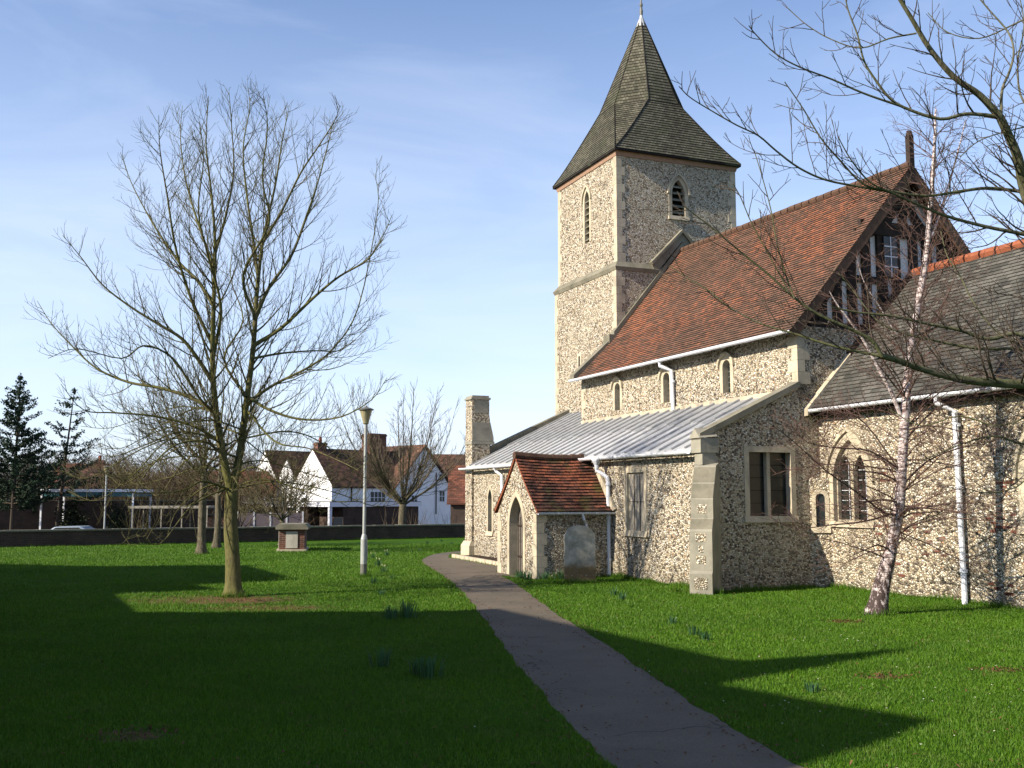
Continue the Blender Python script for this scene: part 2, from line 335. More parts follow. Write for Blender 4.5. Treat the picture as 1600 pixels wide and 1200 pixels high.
M['needle']=simple('dark conifer needles',(.022,.048,.022),.8,.2,var=.6,sc=3,bump=0)
M['evergreen']=simple('evergreen leaves',(.035,.05,.02),.7,.3,var=.6,sc=2,bump=0)
M['teal']=simple('teal fascia paint',(.03,.13,.15),.5,.4)
M['car_blue']=simple('pale blue grey car paint',(.35,.42,.50),.25,.6,var=.05)
M['car_dark']=simple('dark grey car paint',(.07,.075,.085),.25,.6,var=.05)
M['car_red']=simple('red car paint',(.35,.03,.03),.25,.6,var=.05)
M['rubber']=simple('tyre rubber',(.02,.02,.02),.8,.2)
M['petal']=simple('cream petal',(.62,.62,.36),.6,.3)
M['weathered']=simple('weathered cream paint',(.42,.39,.31),.8,.2,var=.4,sc=2)
M['pot']=simple('red clay pot',(.35,.09,.06),.8,.2)
M['ridge']=simple('weathered ridge tile',(.13,.075,.05),.85,.2,var=.4)
M['orange_ridge']=simple('orange ridge tile',(.34,.11,.055),.8,.2,var=.4)
M['dead_leaf']=simple('dead brown leaf',(.17,.085,.04),.8,.2,var=.5)

# ------------------------------------------------------------ church
CO=Vector((4.24395668,22.94747745,0)); CROT=R(-67.61462879)
church=thing('church','flint parish church with a shingled broach spire and red tiled nave roof','church',CO,CROT)
CM=Matrix.Translation(CO)@Matrix.Rotation(CROT,4,'Z')
def cw(x,y,z=0): return CM@Vector((x,y,z))
def arch(w,h,kind='round',o=0,n=10,base=0):
    """outline in (s,z): s across; opening w wide, h to the apex; o grows it outwards"""
    hw=w/2
    if kind=='square':
        pts=[(-hw-o,base-o),(-hw-o,h+o),(hw+o,h+o),(hw+o,base-o)]; return pts
    pts=[(-hw-o,base-(o if base else 0))]
    if kind=='round':
        sp=h-hw
        for i in range(2*n+1):
            a=PI-PI*i/(2*n); pts.append(((hw+o)*math.cos(a),sp+(hw+o)*math.sin(a)))
    else:
        # two-centred; k = how far centres sit beyond
        r=w*(.95 if kind=='pointed' else 1.25); cx=r-hw; rise=math.sqrt(r*r-cx*cx); sp=h-rise; rr=r+o
        a1=math.acos(cx/rr)
        for i in range(n+1):
            a=a1*i/n; pts.append((cx-rr*math.cos(a),sp+rr*math.sin(a)))
        for i in range(n-1,-1,-1):
            a=a1*i/n; pts.append((-cx+rr*math.cos(a),sp+rr*math.sin(a)))
    pts.append((hw+o,base-(o if base else 0)))
    return pts
def frame3(origin,sdir,ndir):
    """map (s,z,depth) -> church coords; depth positive = into wall"""
    o=Vector(origin); sd_=Vector(sdir).normalized(); nd=Vector(ndir).normalized()
    return lambda s,z,d: o+sd_*s+Vector((0,0,z))+nd*d
def ring(mb,F,outer,inner,d0,d1,closed_bottom=False):
    n=len(outer)
    for i in range(n-1 if not closed_bottom else n):
        j=(i+1)%n
        a,b,c,d=outer[i],outer[j],inner[j],inner[i]
        q=[F(*a,d0),F(*b,d0),F(*c,d0),F(*d,d0)]
        mb.poly([F(*a,d0),F(*d,d0),F(*c,d0),F(*b,d0)])
        mb.poly([F(*d,d0),F(*d,d1),F(*c,d1),F(*c,d0)])      # reveal
        mb.poly([F(*a,d0),F(*b,d0),F(*b,d1),F(*a,d1)])
def wall(name,F,outer,holes,mat,parent,depth=.25):
    """wall sheet with openings and deep reveals"""
    mb=MB(); polys=[[Vector((p[0],p[1],0)) for p in outer]]+[[Vector((p[0],p[1],0)) for p in h] for h in holes]
    flat=[p for q in polys for p in q]; tr=tessellate_polygon(polys)
    for t in tr: mb.poly([F(flat[i].x,flat[i].y,0) for i in t])
    for h in holes:
        n=len(h)
        for i in range(n):
            a,b=h[i],h[(i+1)%n]; mb.poly([F(*a,0),F(*b,0),F(*b,depth),F(*a,depth)])
    return mb
def _w(*a):pass
def window(F,w,z0,z1,kind,bord=.12,sill=True,glass='glass',bars=(2,6),depth=.22,proud=.012,name='window',label=None,lights=1,louvre=0,barmat='lead_dark',hood=0):
    """one window: stone surround > glazing, glazing_bars"""
    H=z1-z0
    G=lambda s,z,d:F(s,z+z0,d)
    mb=MB(); inner=arch(w,H,kind); outer=arch(w,H,kind,bord)
    ring(mb,G,outer,inner,-proud,depth)
    if sill:
        c=[G(-w/2-bord-.03,-.14,-.06),G(w/2+bord+.03,-.14,-.06),G(w/2+bord+.03,0.0,-.03),G(-w/2-bord-.03,0.0,-.03)]
        nd=(F(0,0,1)-F(0,0,0))
        b=MB(); mb.prism(c,nd*(depth+.06))
    if hood:
        o1=arch(w,H,kind,bord+.07); o0=arch(w,H,kind,bord+.0)
        ring(mb,G,o1[1:-1],o0[1:-1],-.07,0)
    if lights==2:  # mullion and Y tracery
        mb.prism([G(-.045,0,.06),G(.045,0,.06),G(.045,H*.72 if kind!='square' else H,.06),G(-.045,H*.72 if kind!='square' else H,.06)],(F(0,0,1)-F(0,0,0))*.12)
        if kind!='square':
            hl=[[(p[0]+sg*(w/4+.005),p[1]+.0) for p in arch(w/2-.065,H*.82,'pointed',0,8,base=.0)] for sg in (-1,1)]
            for q in hl: q[0]=(q[0][0],.02); q[-1]=(q[-1][0],.02)
            pm=wall('x',lambda a_,b_,d_:G(a_,b_,.10+d_),[(a_,b_+.0) for a_,b_ in arch(w,H,kind)],hl,None,None,.08)
            bb=len(mb.v); mb.v+=pm.v; mb.f+=[tuple(i_+bb for i_ in f_) for f_ in pm.f]
    o=mb.build(name,M['stone'],church)
    if label:o['label']=label
    g=MB(); ins=arch(w,H,kind,.02); 
    g.prism([G(a,b,depth-.035) for a,b in ins],(F(0,0,1)-F(0,0,0))*.03); g.build('glazing' if not louvre else 'dark_opening',M[glass],o)
    if louvre:
        l=MB()
        for i in range(louvre):
            z=.12+i*(H*.80-.12)/(louvre-1)
            l.prism([G(-w/2,z,.02),G(w/2,z,.02),G(w/2,z+.10,.16),G(-w/2,z+.10,.16)],(F(0,-.03,0)-F(0,0,0)))
        l.build('louvre',M['stone_dark'],o)
    elif bars:
        l=MB(); nb,nh=bars
        def inside(z):
            if kind=='square': return w/2
            a=arch(w,H,kind); xs=[p[0] for p in a if abs(p[1]-z)<.12 and p[0]>0]; 
            return (max(xs) if xs and z>H-w else w/2)
        for i in range(1,nb):
            s=-w/2+w*i/nb
            if lights==2 and abs(s)<.02: continue
            zt=H*.97 if kind=='square' else H*(.78 if abs(s)>w*.2 else .93)
            l.box(-.5,.5,-.5,.5,-.5,.5,Matrix.Identity(4)) if False else l.tube([G(s,.01,depth-.045),G(s,zt,depth-.045)],.008,4)
        for i in range(1,nh):
            z=H*(.0+1.0*i/nh); hwid=w/2
            if kind!='square':
                sp=H-w*.85
                if z>sp: hwid=w/2*max(.15,1-((z-sp)/(w*.9))**2)
            l.tube([G(-hwid+.01,z,depth-.045),G(hwid-.01,z,depth-.045)],.007,4)
        l.build('glazing_bars',M[barmat],o)
    return outer
EY=Vector((0,1,0)); EX=Vector((1,0,0))
FS=lambda y: frame3((0,y,0),(1,0,0),(0,1,0))      # south-facing plane
FE=lambda x: frame3((x,0,0),(0,1,0),(-1,0,0))     # east-facing plane
def shift(F,s0): return lambda s,z,d:F(s+s0,z,d)
def hole(w,z0,z1,kind,s0,o=.10):
    return [(p[0]+s0,p[1]+z0) for p in arch(w,z1-z0,kind,o)]
# --- aisle south wall
F=FS(0); h=[hole(.85,1.2,2.62,'square',-3.18,.08),hole(.36,.9,2.3,'lancet',-13.05,.08)]
mb=wall('aisle_wall',F,[(-15.1,-.3),(0,-.3),(0,3.08),(-15.1,3.08)],h,M['flint'],church)
# aisle east wall (in the same part) with its square window
F2=FE(0); h2=[hole(1.12,1.6,3.02,'square',1.66,.12)]
mb2=wall('x',F2,[(0,-.3),(3.2,-.3),(3.2,4.9),(2.5,4.56),(0,3.36)],h2,None,None)
b=len(mb.v); mb.v+=mb2.v; mb.f+=[tuple(i+b for i in f) for f in mb2.f]
mb.poly([(-15.1,0,-.3),(-15.1,0,3.1),(-15.1,3.9,5.0),(-15.1,3.9,-.3)])
mb.build('aisle_wall',M['flint'],church)
window(shift(FS(0),-3.18),.85,1.2,2.62,'square',.13,glass='lattice',bars=(3,2),depth=.085,label='square headed aisle window with a leaded grille',barmat='timber')
window(shift(FS(0),-13.05),.36,.9,2.3,'lancet',.10,glass='glass',bars=(2,6),label='narrow lancet window left of the porch')
window(shift(FE(0),1.66),1.12,1.6,3.02,'square',.13,glass='glass',bars=(2,5),lights=2,barmat='dark',label='wide square window in the shaded end wall of the aisle')
# --- aisle lead roof
def aisle_z(y): return 3.10+.49*(y+.15)
mb=MB()
def slab(mb,pts,th=.05):
    mb.prism(pts,(0,0,-th))
slab(mb,[(-14.88,-.17,aisle_z(-.17)),(-.2,-.17,aisle_z(-.17)),(-.2,2.5,aisle_z(2.5)),(-14.88,2.5,aisle_z(2.5))])
slab(mb,[(-14.88,2.5,aisle_z(2.5)),(-11.2,2.5,aisle_z(2.5)),(-11.2,3.9,aisle_z(3.9)),(-14.88,3.9,aisle_z(3.9))])
mb.build('lead_roof',M['lead'],church)
mb=MB(); rr=random.Random(4)
k=0; x=-14.6
while x<-.3:
    top=3.87 if x<-11.2 else 2.48
    ym=1.25+ (.12 if k%2 else 0)
    for (ya,yb,dz) in ((-.17,ym,.02),(ym,top,.045)):
        mb.tube([(x+rr.uniform(-.01,.01),ya,aisle_z(ya)+dz),(x,(ya+yb)/2,aisle_z((ya+yb)/2)+dz-.004),(x+rr.uniform(-.01,.01),yb,aisle_z(yb)+dz)],.032,6)
    # lapped step between sheets
    mb.prism([(x+.03,ym,aisle_z(ym)+.004),(x+.53,ym,aisle_z(ym)+.004),(x+.53,ym,aisle_z(ym)+.024),(x+.03,ym,aisle_z(ym)+.024)],(0,top-ym-.02,.49*(top-ym-.02)))
    x+=.56; k+=1
mb.build('lead_roll',simple('dulled lead roll',(.34,.35,.36),.55,.4,var=.3),church)
# --- copings on the aisle ends
def strip(mb,pts,x0,x1,th):
    """band following (y,z) polyline, from x0 to x1, th thick downward"""
    poly=[(x0,y,z) for y,z in pts]+[(x0,y,z-th) for y,z in pts[::-1]]
    mb.prism(poly,(x1-x0,0,0))
mb=MB(); strip(mb,[(-.2,3.40),(2.5,4.66)],-.30,.07,.14); mb.build('coping',M['stone_dark'],church)
mb=MB(); strip(mb,[(.6,3.74),(3.88,5.25)],-15.16,-14.8,.5); mb.build('coping',M['stone_dark'],church)
mb=MB() # kneeler block with a small gablet
mb.box(-.30,.09,-.20,.26,2.98,3.30); mb.prism([(-.33,-.23,3.30),(.11,-.23,3.30),(-.11,-.23,3.52)],(0,.45,.04))
mb.prism([(-.24,-.15,2.98),(.07,-.15,2.98),(.07,.2,2.98),(-.24,.2,2.98)],(0,0,-.26))
mb.build('kneeler_stone',M['buttress_stone'],church)
# --- diagonal buttress on the aisle corner
BM=Matrix.Rotation(R(-45),4,'Z')
prof=[(-.2,-.3),(.78,-.3),(.78,.42),(.72,.48),(.72,1.30),(.70,1.34),(.56,1.58),(.56,1.97),(.16,2.70),(-.2,2.78)]
mb=MB(); mb.prism([BM@Vector((a,-.24,b)) for a,b in prof],BM@Vector((0,.48,0))); mb.build('buttress',M['buttress_stone'],church)
mb=MB() # flint panels let into it, and the flint faced weatherings
rr=random.Random(2)
for (z0,z1,w_,xx) in ((1.68,1.86,.20,.56),(1.08,1.26,.22,.72),(.86,1.0,.10,.72),(.62,.80,.20,.72),(.10,.34,.28,.78)):
    m3=MB(); m3.box(xx-.05,xx+.004,-w_/2,w_/2,z0,z1,BM); m3.build('flint_panel',M['flint'],church)
for (a0,b0,a1,b1) in ((.545,2.0,.38,2.30),(.36,2.335,.18,2.66),(.695,1.345,.575,1.555)):
    dx,dz=a1-a0,b1-b0; L_=math.hypot(dx,dz); nx,nz=-dz/L_*-1,dx/L_*-1
    nx,nz=(dz/L_,-dx/L_)
    if nz<0:nx,nz=-nx,-nz
    c=[BM@Vector((a0+nx*.004,-.235,b0+nz*.004)),BM@Vector((a0+nx*.004,.235,b0+nz*.004)),BM@Vector((a1+nx*.004,.235,b1+nz*.004)),BM@Vector((a1+nx*.004,-.235,b1+nz*.004))]
    m3=MB(); m3.prism(c,BM@Vector((-nx*.03,0,-nz*.03))); m3.build('weathering',M['stone_dark'],church)
# --- tall square buttress at the far end of the aisle
mb=MB()
prof=[(-.08,-.3),(.58,-.3),(.58,3.8),(.72,3.92),(.72,4.1),(.60,4.6),(.56,4.9),(.56,5.42),(-.08,5.42)]
mb.prism([(-15.25,a,b) for a,b in prof],(.66,0,0)); mb.build('west_buttress',M['flint'],church)
mb=MB(); mb.box(-15.29,-14.55,-.12,.60,5.42,5.49); mb.box(-15.24,-14.60,-.07,.55,5.49,5.56)
mb.box(-15.27,-14.57,-.10,.75,3.86,3.96)
mb.box(-14.60,-14.586,.0,.52,4.95,5.4); mb.prism([(-14.588,-.08,3.97),(-14.588,.721,3.97),(-14.588,.721,4.1),(-14.588,.60,4.62),(-14.588,-.08,4.62)],(.01,0,0))
mb.build('buttress_cap',M['buttress_stone'],church)
mb=MB() # sloping plinth at its foot
for (o0,o1,z0,z1) in ((.09,.09,-.2,.36),(.09,.01,.36,.52)):
    a=[(-15.3-o0,-.10-o0,z0),(-14.58+o0*.5,-.10-o0,z0),(-14.58+o0*.5,.72,z0),(-15.3-o0,.72,z0)]; b=[(-15.3-o1,-.10-o1,z1),(-14.58+o1*.5,-.10-o1,z1),(-14.58+o1*.5,.72,z1),(-15.3-o1,.72,z1)]
    for i in range(4): j=(i+1)%4; mb.poly([a[i],a[j],b[j],b[i]])
    mb.poly(b)
mb.build('plinth',M['stone'],church)
mb=MB(); mb.box(-11.2,-10.9,-.05,.0,-.2,.5); mb.prism([(-10.75,-.05,-.2),(-10.75,-.45,-.2),(-10.75,-.45,.5),(-10.75,-.05,1.0)],(-.35,0,0)); mb.build('low_buttress',M['flint'],church)
# --- nave
def nave_ridge(x): 
    t=(x+11.2)/11.2; return (6.32-.36*t, 10.52-.36*t-.05*math.sin(PI*min(max(t,0),1)))
def nave_roof_pt(x,t,side=1):
    """t 0 eave .. 1 ridge"""
    ry,rz=nave_ridge(x); ez=5.80; ey=2.18
    k=(x+11.2)/11.2
    my=ey+(ry-ey)*.34; mz=ez+(rz-ez)*(.30+.03*k)
    if t<.34: y=ey+(my-ey)*t/.34; z=ez+(mz-ez)*t/.34
    else: y=my+(ry-my)*(t-.34)/.66; z=mz+(rz-mz)*(t-.34)/.66
    if side<0: y=2*ry-y
    return Vector((x,y,z))
F=FS(2.5); h=[hole(.34,4.66,5.5,'round',x,.08) for x in (-8.73,-5.82,-2.86)]
mb=wall('nave_wall',F,[(-11.2,4.2),(0,4.2),(0,5.95),(-11.2,5.95)],h,M['flint'],church)
mb.poly([(0,2.5,4.2),(0,10.0,4.2),(0,10.0,5.95),(0,2.5,5.95)])
mb.poly([(-11.2,2.5,4.2),(-11.2,2.5,5.95),(-11.2,6.3,10.3),(-11.2,10.0,5.95),(-11.2,10,4.2)])
mb.poly([(-11.2,10.0,0),(0,10.0,0),(0,10.0,5.95),(-11.2,10.0,5.95)])
mb.build('nave_wall',M['flint'],church)
for i,x in enumerate((-8.73,-5.82,-2.86)): window(shift(FS(2.5),x),.34,4.66,5.5,'round',.13,bars=(2,6),hood=1,depth=.2,sill=False,name='clerestory_window')
mb=MB(); mb.box(-11.2,0,2.46,2.5,4.38,4.50); mb.build('wall_base_course',M['stone'],church)
def quoins(mb,cx,cy,z0,z1,sx,sy,h=.28,a=.34,b=.2,p=.012):
    """alternating corner blocks; sx,sy = outward signs"""
    z=z0;i=0
    while z<z1-.02:
        zz=min(z+h,z1); la,lb=(a,b) if i%2 else (b,a)
        x0,x1=sorted((cx+sx*p,cx-sx*la)); y0,y1=sorted((cy+sy*p,cy-sy*lb))
        mb.box(x0,x1,y0,y1,z+.002,zz-.004); z=zz; i+=1
def quoin_part(*a,**k):
    m_=MB(); quoins(m_,*a,**k); m_.build('quoin',M['stone'],church)
quoin_part(0,2.5,4.6,5.8,1,-1); quoin_part(-11.2,2.5,4.6,5.8,-1,-1,a=.3,b=.16)
# roof courses as real overlapping strips
def courses(mb,fn,x0,x1,rows,nx,lift=.022,jit=.006,seed=1,x1fn=None,gauge=.105):
    rr=random.Random(seed); xs=[x0+(x1-x0)*i/nx for i in range(nx+1)]
    jv=[[rr.uniform(-jit,jit) for _ in xs] for _ in range(rows+1)]
    for r in range(rows):
        t0=r/rows; t1=(r+1)/rows
        for i in range(nx):
            xa,xb=xs[i],xs[i+1]
            p=[fn(xa,t0),fn(xb,t0),fn(xb,t1),fn(xa,t1)]
            nrm=(p[1]-p[0]).cross(p[3]-p[0]).normalized()
            if nrm.z<0:nrm=-nrm
            q=[p[0]+nrm*(lift+jv[r][i]),p[1]+nrm*(lift+jv[r][i+1]),p[2]+nrm*.002,p[3]+nrm*.002]
            v0=r*gauge; uv=[(xa,v0),(xb,v0),(xb,v0+gauge*.999),(xa,v0+gauge*.999)]
            mb.poly(q,uv)
            mb.poly([p[0]-nrm*.01,p[1]-nrm*.01,q[1],q[0]],[(xa,v0),(xb,v0),(xb,v0+.002),(xa,v0+.002)])
mb=MB(); courses(mb,lambda x,t:nave_roof_pt(x,t),-11.12,.2,56,44,seed=3)
courses(mb,lambda x,t:nave_roof_pt(x,t,-1),-11.12,.2,56,4,seed=4); mb.build('nave_roof',M['nave_tile'],church)
def ridge_tiles(name,pa,pb,n,r,mat,lift=0):
    mb=MB(); pa=Vector(pa); pb=Vector(pb); rr=random.Random(5)
    for i in range(n):
        a=pa.lerp(pb,i/n); b=pa.lerp(pb,(i+1)/n-.004); dz=rr.uniform(-.008,.008)
        mb.tube([a+Vector((0,0,dz)),b+Vector((0,0,dz+.004))],[r*1.03,r],8)
    return mb.build(name,mat,church)
ridge_tiles('nave_ridge',(-11.1,nave_ridge(-11.1)[0],nave_ridge(-11.1)[1]-.01),(.2,nave_ridge(.2)[0],nave_ridge(.2)[1]-.01),34,.10,M['ridge'])
# nave west verge coping, lying against the tower
mb=MB()
pw=[nave_roof_pt(-11.1,t) for t in (0,.34)]; 
strip(mb,[(2.12,5.98),(3.62,7.36)],-11.36,-11.02,.2)
strip(mb,[(3.62,7.50),(6.32,10.78),(9.0,7.50)],-11.30,-11.02,.2)
mb.box(-11.4,-10.98,3.42,3.86,7.10,7.40)
mb.build('verge_coping',M['stone_dark'],church)
# nave east gable: timber frame with white panels
def gy(z,side=-1):
    ry,rz=nave_ridge(0); t=(rz-z)/(rz-5.8); return ry+side*t*(ry-2.25)
ry,rz=nave_ridge(0)
mb=MB(); mb.prism([(-.30,2.55,5.9),(-.30,2*ry-2.55,5.9),(-.30,ry,rz-.12)],(.05,0,0)); mb.build('gable_panel',M['panel'],church)
mb=MB(); X0,X1=-.25,-.17
def beam(y0,z0,y1,z1,wd=.16,x0=X0,x1=X1):
    a=Vector((0,y1-y0,z1-z0)).normalized(); n_=Vector((0,-a.z,a.y))*wd/2
    P=[Vector((x0,y0,z0))+n_,Vector((x0,y0,z0))-n_,Vector((x0,y1,z1))-n_,Vector((x0,y1,z1))+n_]
    mb.prism(P,(x1-x0,0,0))
beam(2.5,5.97,2*ry-2.5,5.97,.30,x1=X1+.03); beam(gy(8.55),8.55,gy(8.55,1),8.55,.34,x1=X1+.03); beam(gy(7.2)+.1,7.25,ry-.75,7.25,.16)
for k in (-3,-2.55,-2.1,-1.65,-1.2,-.72,-.28,.28,.72,1.2,1.65,2.1,2.55,3):
    y=ry+k; zt=8.5 if abs(k)<1.25 else rz-abs(k)*(rz-5.8)/(ry-2.25)-.1
    beam(y,6.0,y,zt,.25 if abs(k) not in (.72,) else .28,x1=X1-.001*abs(k))
for s in (-1,1):
    beam(ry+s*.05,8.6,ry+s*.05,9.7,.14,x1=X1-.006)
    pts=[(ry+s*(1.5-1.35*math.sin(a)),8.35+1.25*(1-math.cos(a))) for a in [PI/2*i/6 for i in range(7)]]
    for p,q in zip(pts[:-1],pts[1:]): beam(p[0],p[1],q[0],q[1],.24,x1=X1-.012)
    for (a,b_,c,d) in ((2.9,6.1,2.0,7.4),(1.9,7.2,1.25,8.4)): beam(ry+s*a,b_,ry+s*c,d,.24,x1=X1-.02)
mb.build('gable_timber',M['timber'],church)
mb=MB(); F=frame3((-.2,ry-.5,0),(0,1,0),(-1,0,0)); mb.prism([(-.17,ry-.70,7.35),(-.17,ry-.30,7.35),(-.17,ry-.30,8.35),(-.17,ry-.70,8.35)],(.05,0,0)); g=mb.build('gable_window',M['glass'],church)
mb=MB()
for z in (7.6,7.85,8.1): mb.box(-.118,-.10,ry-.70,ry-.30,z-.012,z+.012)
mb.box(-.118,-.10,ry-.51,ry-.49,7.35,8.35); mb.build('glazing_bars',M['white'],g)
mb=MB() # barge boards
for s in (-1,1):
    a=Vector((0,ry,rz-.03)); b_=Vector((0,ry+s*(ry-2.2),5.82)); d=(b_-a).normalized(); n_=Vector((0,-d.z,d.y))*(1 if s>0 else -1)
    if n_.z>0:n_=-n_
    mb.prism([a+Vector((.12,0,0)),b_+Vector((.12,0,0)),b_+n_*.24+Vector((.12,0,0)),a+n_*.24+Vector((.12,0,0))],(.07,0,0))
mb.build('barge_board',M['timber_brown'],church)
mb=MB(); mb.box(.06,.20,ry-.07,ry+.07,rz-.5,rz+.72); mb.tube([(.13,ry,rz+.72),(.13,ry,rz+.85)],[.09,.06],8); mb.build('gable_finial',M['timber'],church)
# --- gutters and pipes
def gutter(name,a,b,r=.075,label=None):
    a=Vector(a); b=Vector(b); mb=MB(); n=8; d=(b-a).normalized(); up=Vector((0,0,1)); s=d.cross(up).normalized()
    prof=[(math.cos(PI+PI*k/n),math.sin(PI+PI*k/n)) for k in range(n+1)]
    pi_=[(p[0]*.86,p[1]*.86) for p in prof[::-1]]
    mb.prism([a+s*(p[0]*r)+up*(p[1]*r) for p in prof+pi_],b-a)
    m=int((b-a).length/1.1)
    for k in range(m+1):
        c=a.lerp(b,(k+.5)/(m+1)); 
        mb.prism([c+s*(p[0]*r*1.15)+up*(p[1]*r*1.15) for p in prof+pi_],d*.06)
    o=mb.build(name,M['white'],church); 
    return o
def pipe(P,r=.05,hop=None,brk=()):
    mb=MB(); mb.tube(P,r,10)
    if hop: mb.lathe([(.05,-.26),(.06,-.14),(.13,-.02),(.14,.03)],hop,12)
    for c in brk: mb.tube([Vector(c)-Vector((0,0,.03)),Vector(c)+Vector((0,0,.03))],r*1.35,10)
    return mb.build('downpipe',M['white'],church,smooth=False)
gutter('gutter',(-15.25,-.28,3.03),(-7.2,-.28,3.03)); gutter('gutter',(-6.1,-.28,3.05),(-.30,-.28,3.03))
gutter('gutter',(-11.25,2.10,5.83),(.16,2.10,5.80)); gutter('gutter',(-.72,2.70,4.00),(10,2.70,4.02))
pipe([(-4.72,-.28,2.95),(-4.72,-.27,2.70),(-4.58,-.16,2.60),(-4.49,-.09,2.52),(-4.47,-.08,2.40),(-4.47,-.08,.05)],.052,hop=(-4.72,-.28,2.98),brk=[(-4.47,-.08,z) for z in (.45,1.5,2.35)])
pipe([(-12.0,-.28,2.98),(-12.0,-.2,2.85),(-11.8,-.08,2.72),(-11.75,-.08,.1)],.05,brk=[(-11.75,-.08,2.3)])
pipe([(-5.55,2.12,5.8),(-5.55,2.14,5.64),(-5.38,2.40,5.5),(-5.36,2.42,4.40)],.055,brk=[(-5.36,2.42,5.2)])
pipe([(3.95,2.70,4.0),(3.95,2.70,3.84),(4.18,2.93,3.66),(4.2,2.95,.0)],.055,brk=[(4.2,2.95,z) for z in (.62,2.2,3.4)])
# --- porch
PXC=-5.76; PY=-2.09; PHW=1.30
F=FS(PY); dh=[(p[0]+PXC-.02,p[1]) for p in arch(.92,2.04,'pointed',.08)]
dh[0]=(dh[0][0],.0); dh[-1]=(dh[-1][0],.0)
mb=wall('x',F,[(PXC-PHW,-.3),(dh[0][0],-.3)]+dh[0:1]+dh[1:]+[(dh[-1][0],-.3),(PXC+PHW,-.3),(PXC+PHW,1.62),(PXC,3.02),(PXC-PHW,1.62)],[],None,None,.35)
for p,q in zip(dh[:-1],dh[1:]): mb.poly([F(*p,0),F(*q,0),F(*q,.30),F(*p,.30)])
for s in (-1,1): mb.poly([(PXC+s*PHW,PY,-.3),(PXC+s*PHW,.0,-.3),(PXC+s*PHW,.0,1.66),(PXC+s*PHW,PY,1.66)])
mb.build('porch_wall',M['flint'],church)
mb=MB(); G=shift(F,PXC-.02); inn=arch(.92,2.04,'pointed'); out=arch(.92,2.04,'pointed',.14); ring(mb,G,out,inn,-.012,.30)
o=mb.build('porch_doorway',M['stone'],church)
mb=MB(); mb.prism([G(a,b,.24) for a,b in arch(.96,2.06,'pointed')],(0,.06,0)); d=mb.build('door',M['door'],church)
mb=MB()
for k in range(-3,4): mb.box(PXC-.02+k*.13-.006,PXC-.02+k*.13+.006,PY+.225,PY+.239,.02,1.5)
mb.box(PXC-.46,PXC+.42,PY+.22,PY+.238,.45,.50); mb.box(PXC-.46,PXC+.42,PY+.22,PY+.238,1.25,1.30); mb.build('strap_hinge',M['timber'],d)
mb=MB(); mb.tube([(PXC+.28,PY+.21,.95),(PXC+.28,PY+.21,1.05)],.03,8); mb.build('handle',M['timber'],d)
quoin_part(PXC+PHW,PY,0,1.6,1,-1,a=.2,b=.28); quoin_part(PXC-PHW,PY,0,1.6,-1,-1,a=.2,b=.28)
def porch_pt(y,t,side=1):
    sag=.05*math.sin(PI*(y-PY)/2.1)
    rx,rz_=PXC,3.10-sag; ex,ez=PXC+side*1.46,1.66
    k=t; z=ez+(rz_-ez)*k; x=ex+(rx-ex)*k - side*.05*math.sin(PI*k)*-1*-1
    return Vector((x,y,z))
mb=MB(); courses(mb,lambda y,t:porch_pt(y,t),PY-.06,0.02,18,22,lift=.028,jit=.008,seed=9,gauge=.115); courses(mb,lambda y,t:porch_pt(y,t,-1),PY-.06,0.02,18,8,lift=.028,seed=10,gauge=.115)
mb.build('porch_roof',M['porch_tile'],church)
mb=MB()
for s in (-1,1):
    for i in range(10):
        p=porch_pt(PY-.05,i/10,s); q=porch_pt(PY-.05,(i+1)/10,s); mb.prism([p,q,q-Vector((0,0,.07)),p-Vector((0,0,.07))],(0,.1,0))
mb.build('porch_verge',M['orange_ridge'],church)
mb=MB(); rr=random.Random(6)
for i in range(8):
    a=PY-.07+i*.27; sg=.05*math.sin(PI*(a-PY)/2.1); mb.tube([(PXC,a,3.10-sg),(PXC,a+.262,3.095-sg)],[.105,.095],8)
mb.build('porch_ridge',M['ridge'],church)
mb=MB(); mb.prism([(PXC+.60,-.02,2.62),(PXC+.74,-.02,2.70),(PXC+1.62,-.02,1.72),(PXC+1.44,-.02,1.66)],(0,-.05,0)); mb.build('porch_flashing',M['stone'],church)
gutter('porch_gutter',(PXC+1.50,PY-.05,1.64),(PXC+1.50,-.02,1.64),.055)
pipe([(PXC+1.50,-.92,1.6),(PXC+1.50,-.88,1.46),(PXC+1.36,-.75,1.36),(PXC+1.36,-.72,.1)],.035)
# --- tower
TX0,TX1,TY0,TY1=-15.9,-11.2,3.87,8.66; TC=Vector(((TX0+TX1)/2,(TY0+TY1)/2,0))
def tower_stage(z0,z1,g,holesS,holesE,name):
    F=FS(TY0-g); E=FE(TX1+g)
    mb=wall('x',F,[(TX0-g,z0),(TX1+g,z0),(TX1+g,z1),(TX0-g,z1)],holesS,None,None)
    m2=wall('x',E,[(TY0-g,z0),(TY1+g,z0),(TY1+g,z1),(TY0-g,z1)],holesE,None,None)
    b=len(mb.v); mb.v+=m2.v; mb.f+=[tuple(i+b for i in f) for f in m2.f]
    mb.poly([(TX0-g,TY0-g,z0),(TX0-g,TY1+g,z0),(TX0-g,TY1+g,z1),(TX0-g,TY0-g,z1)]); mb.poly([(TX0-g,TY1+g,z0),(TX1+g,TY1+g,z0),(TX1+g,TY1+g,z1),(TX0-g,TY1+g,z1)])
    return mb.build(name,M['flint'],church)
tower_stage(0,9.75,.10,[hole(.14,6.5,7.05,'square',-13.95,.05)],[], 'tower_wall')
tower_stage(9.75,13.95,.0,[hole(.38,11.1,13.0,'lancet',-13.45,.05)],[hole(.52,11.75,13.05,'lancet',6.3,.05)], 'belfry_wall')
window(shift(FS(TY0),-13.45),.38,11.1,13.0,'lancet',.12,louvre=7,glass='dark',name='belfry_window',sill=False,depth=.24,hood=1)
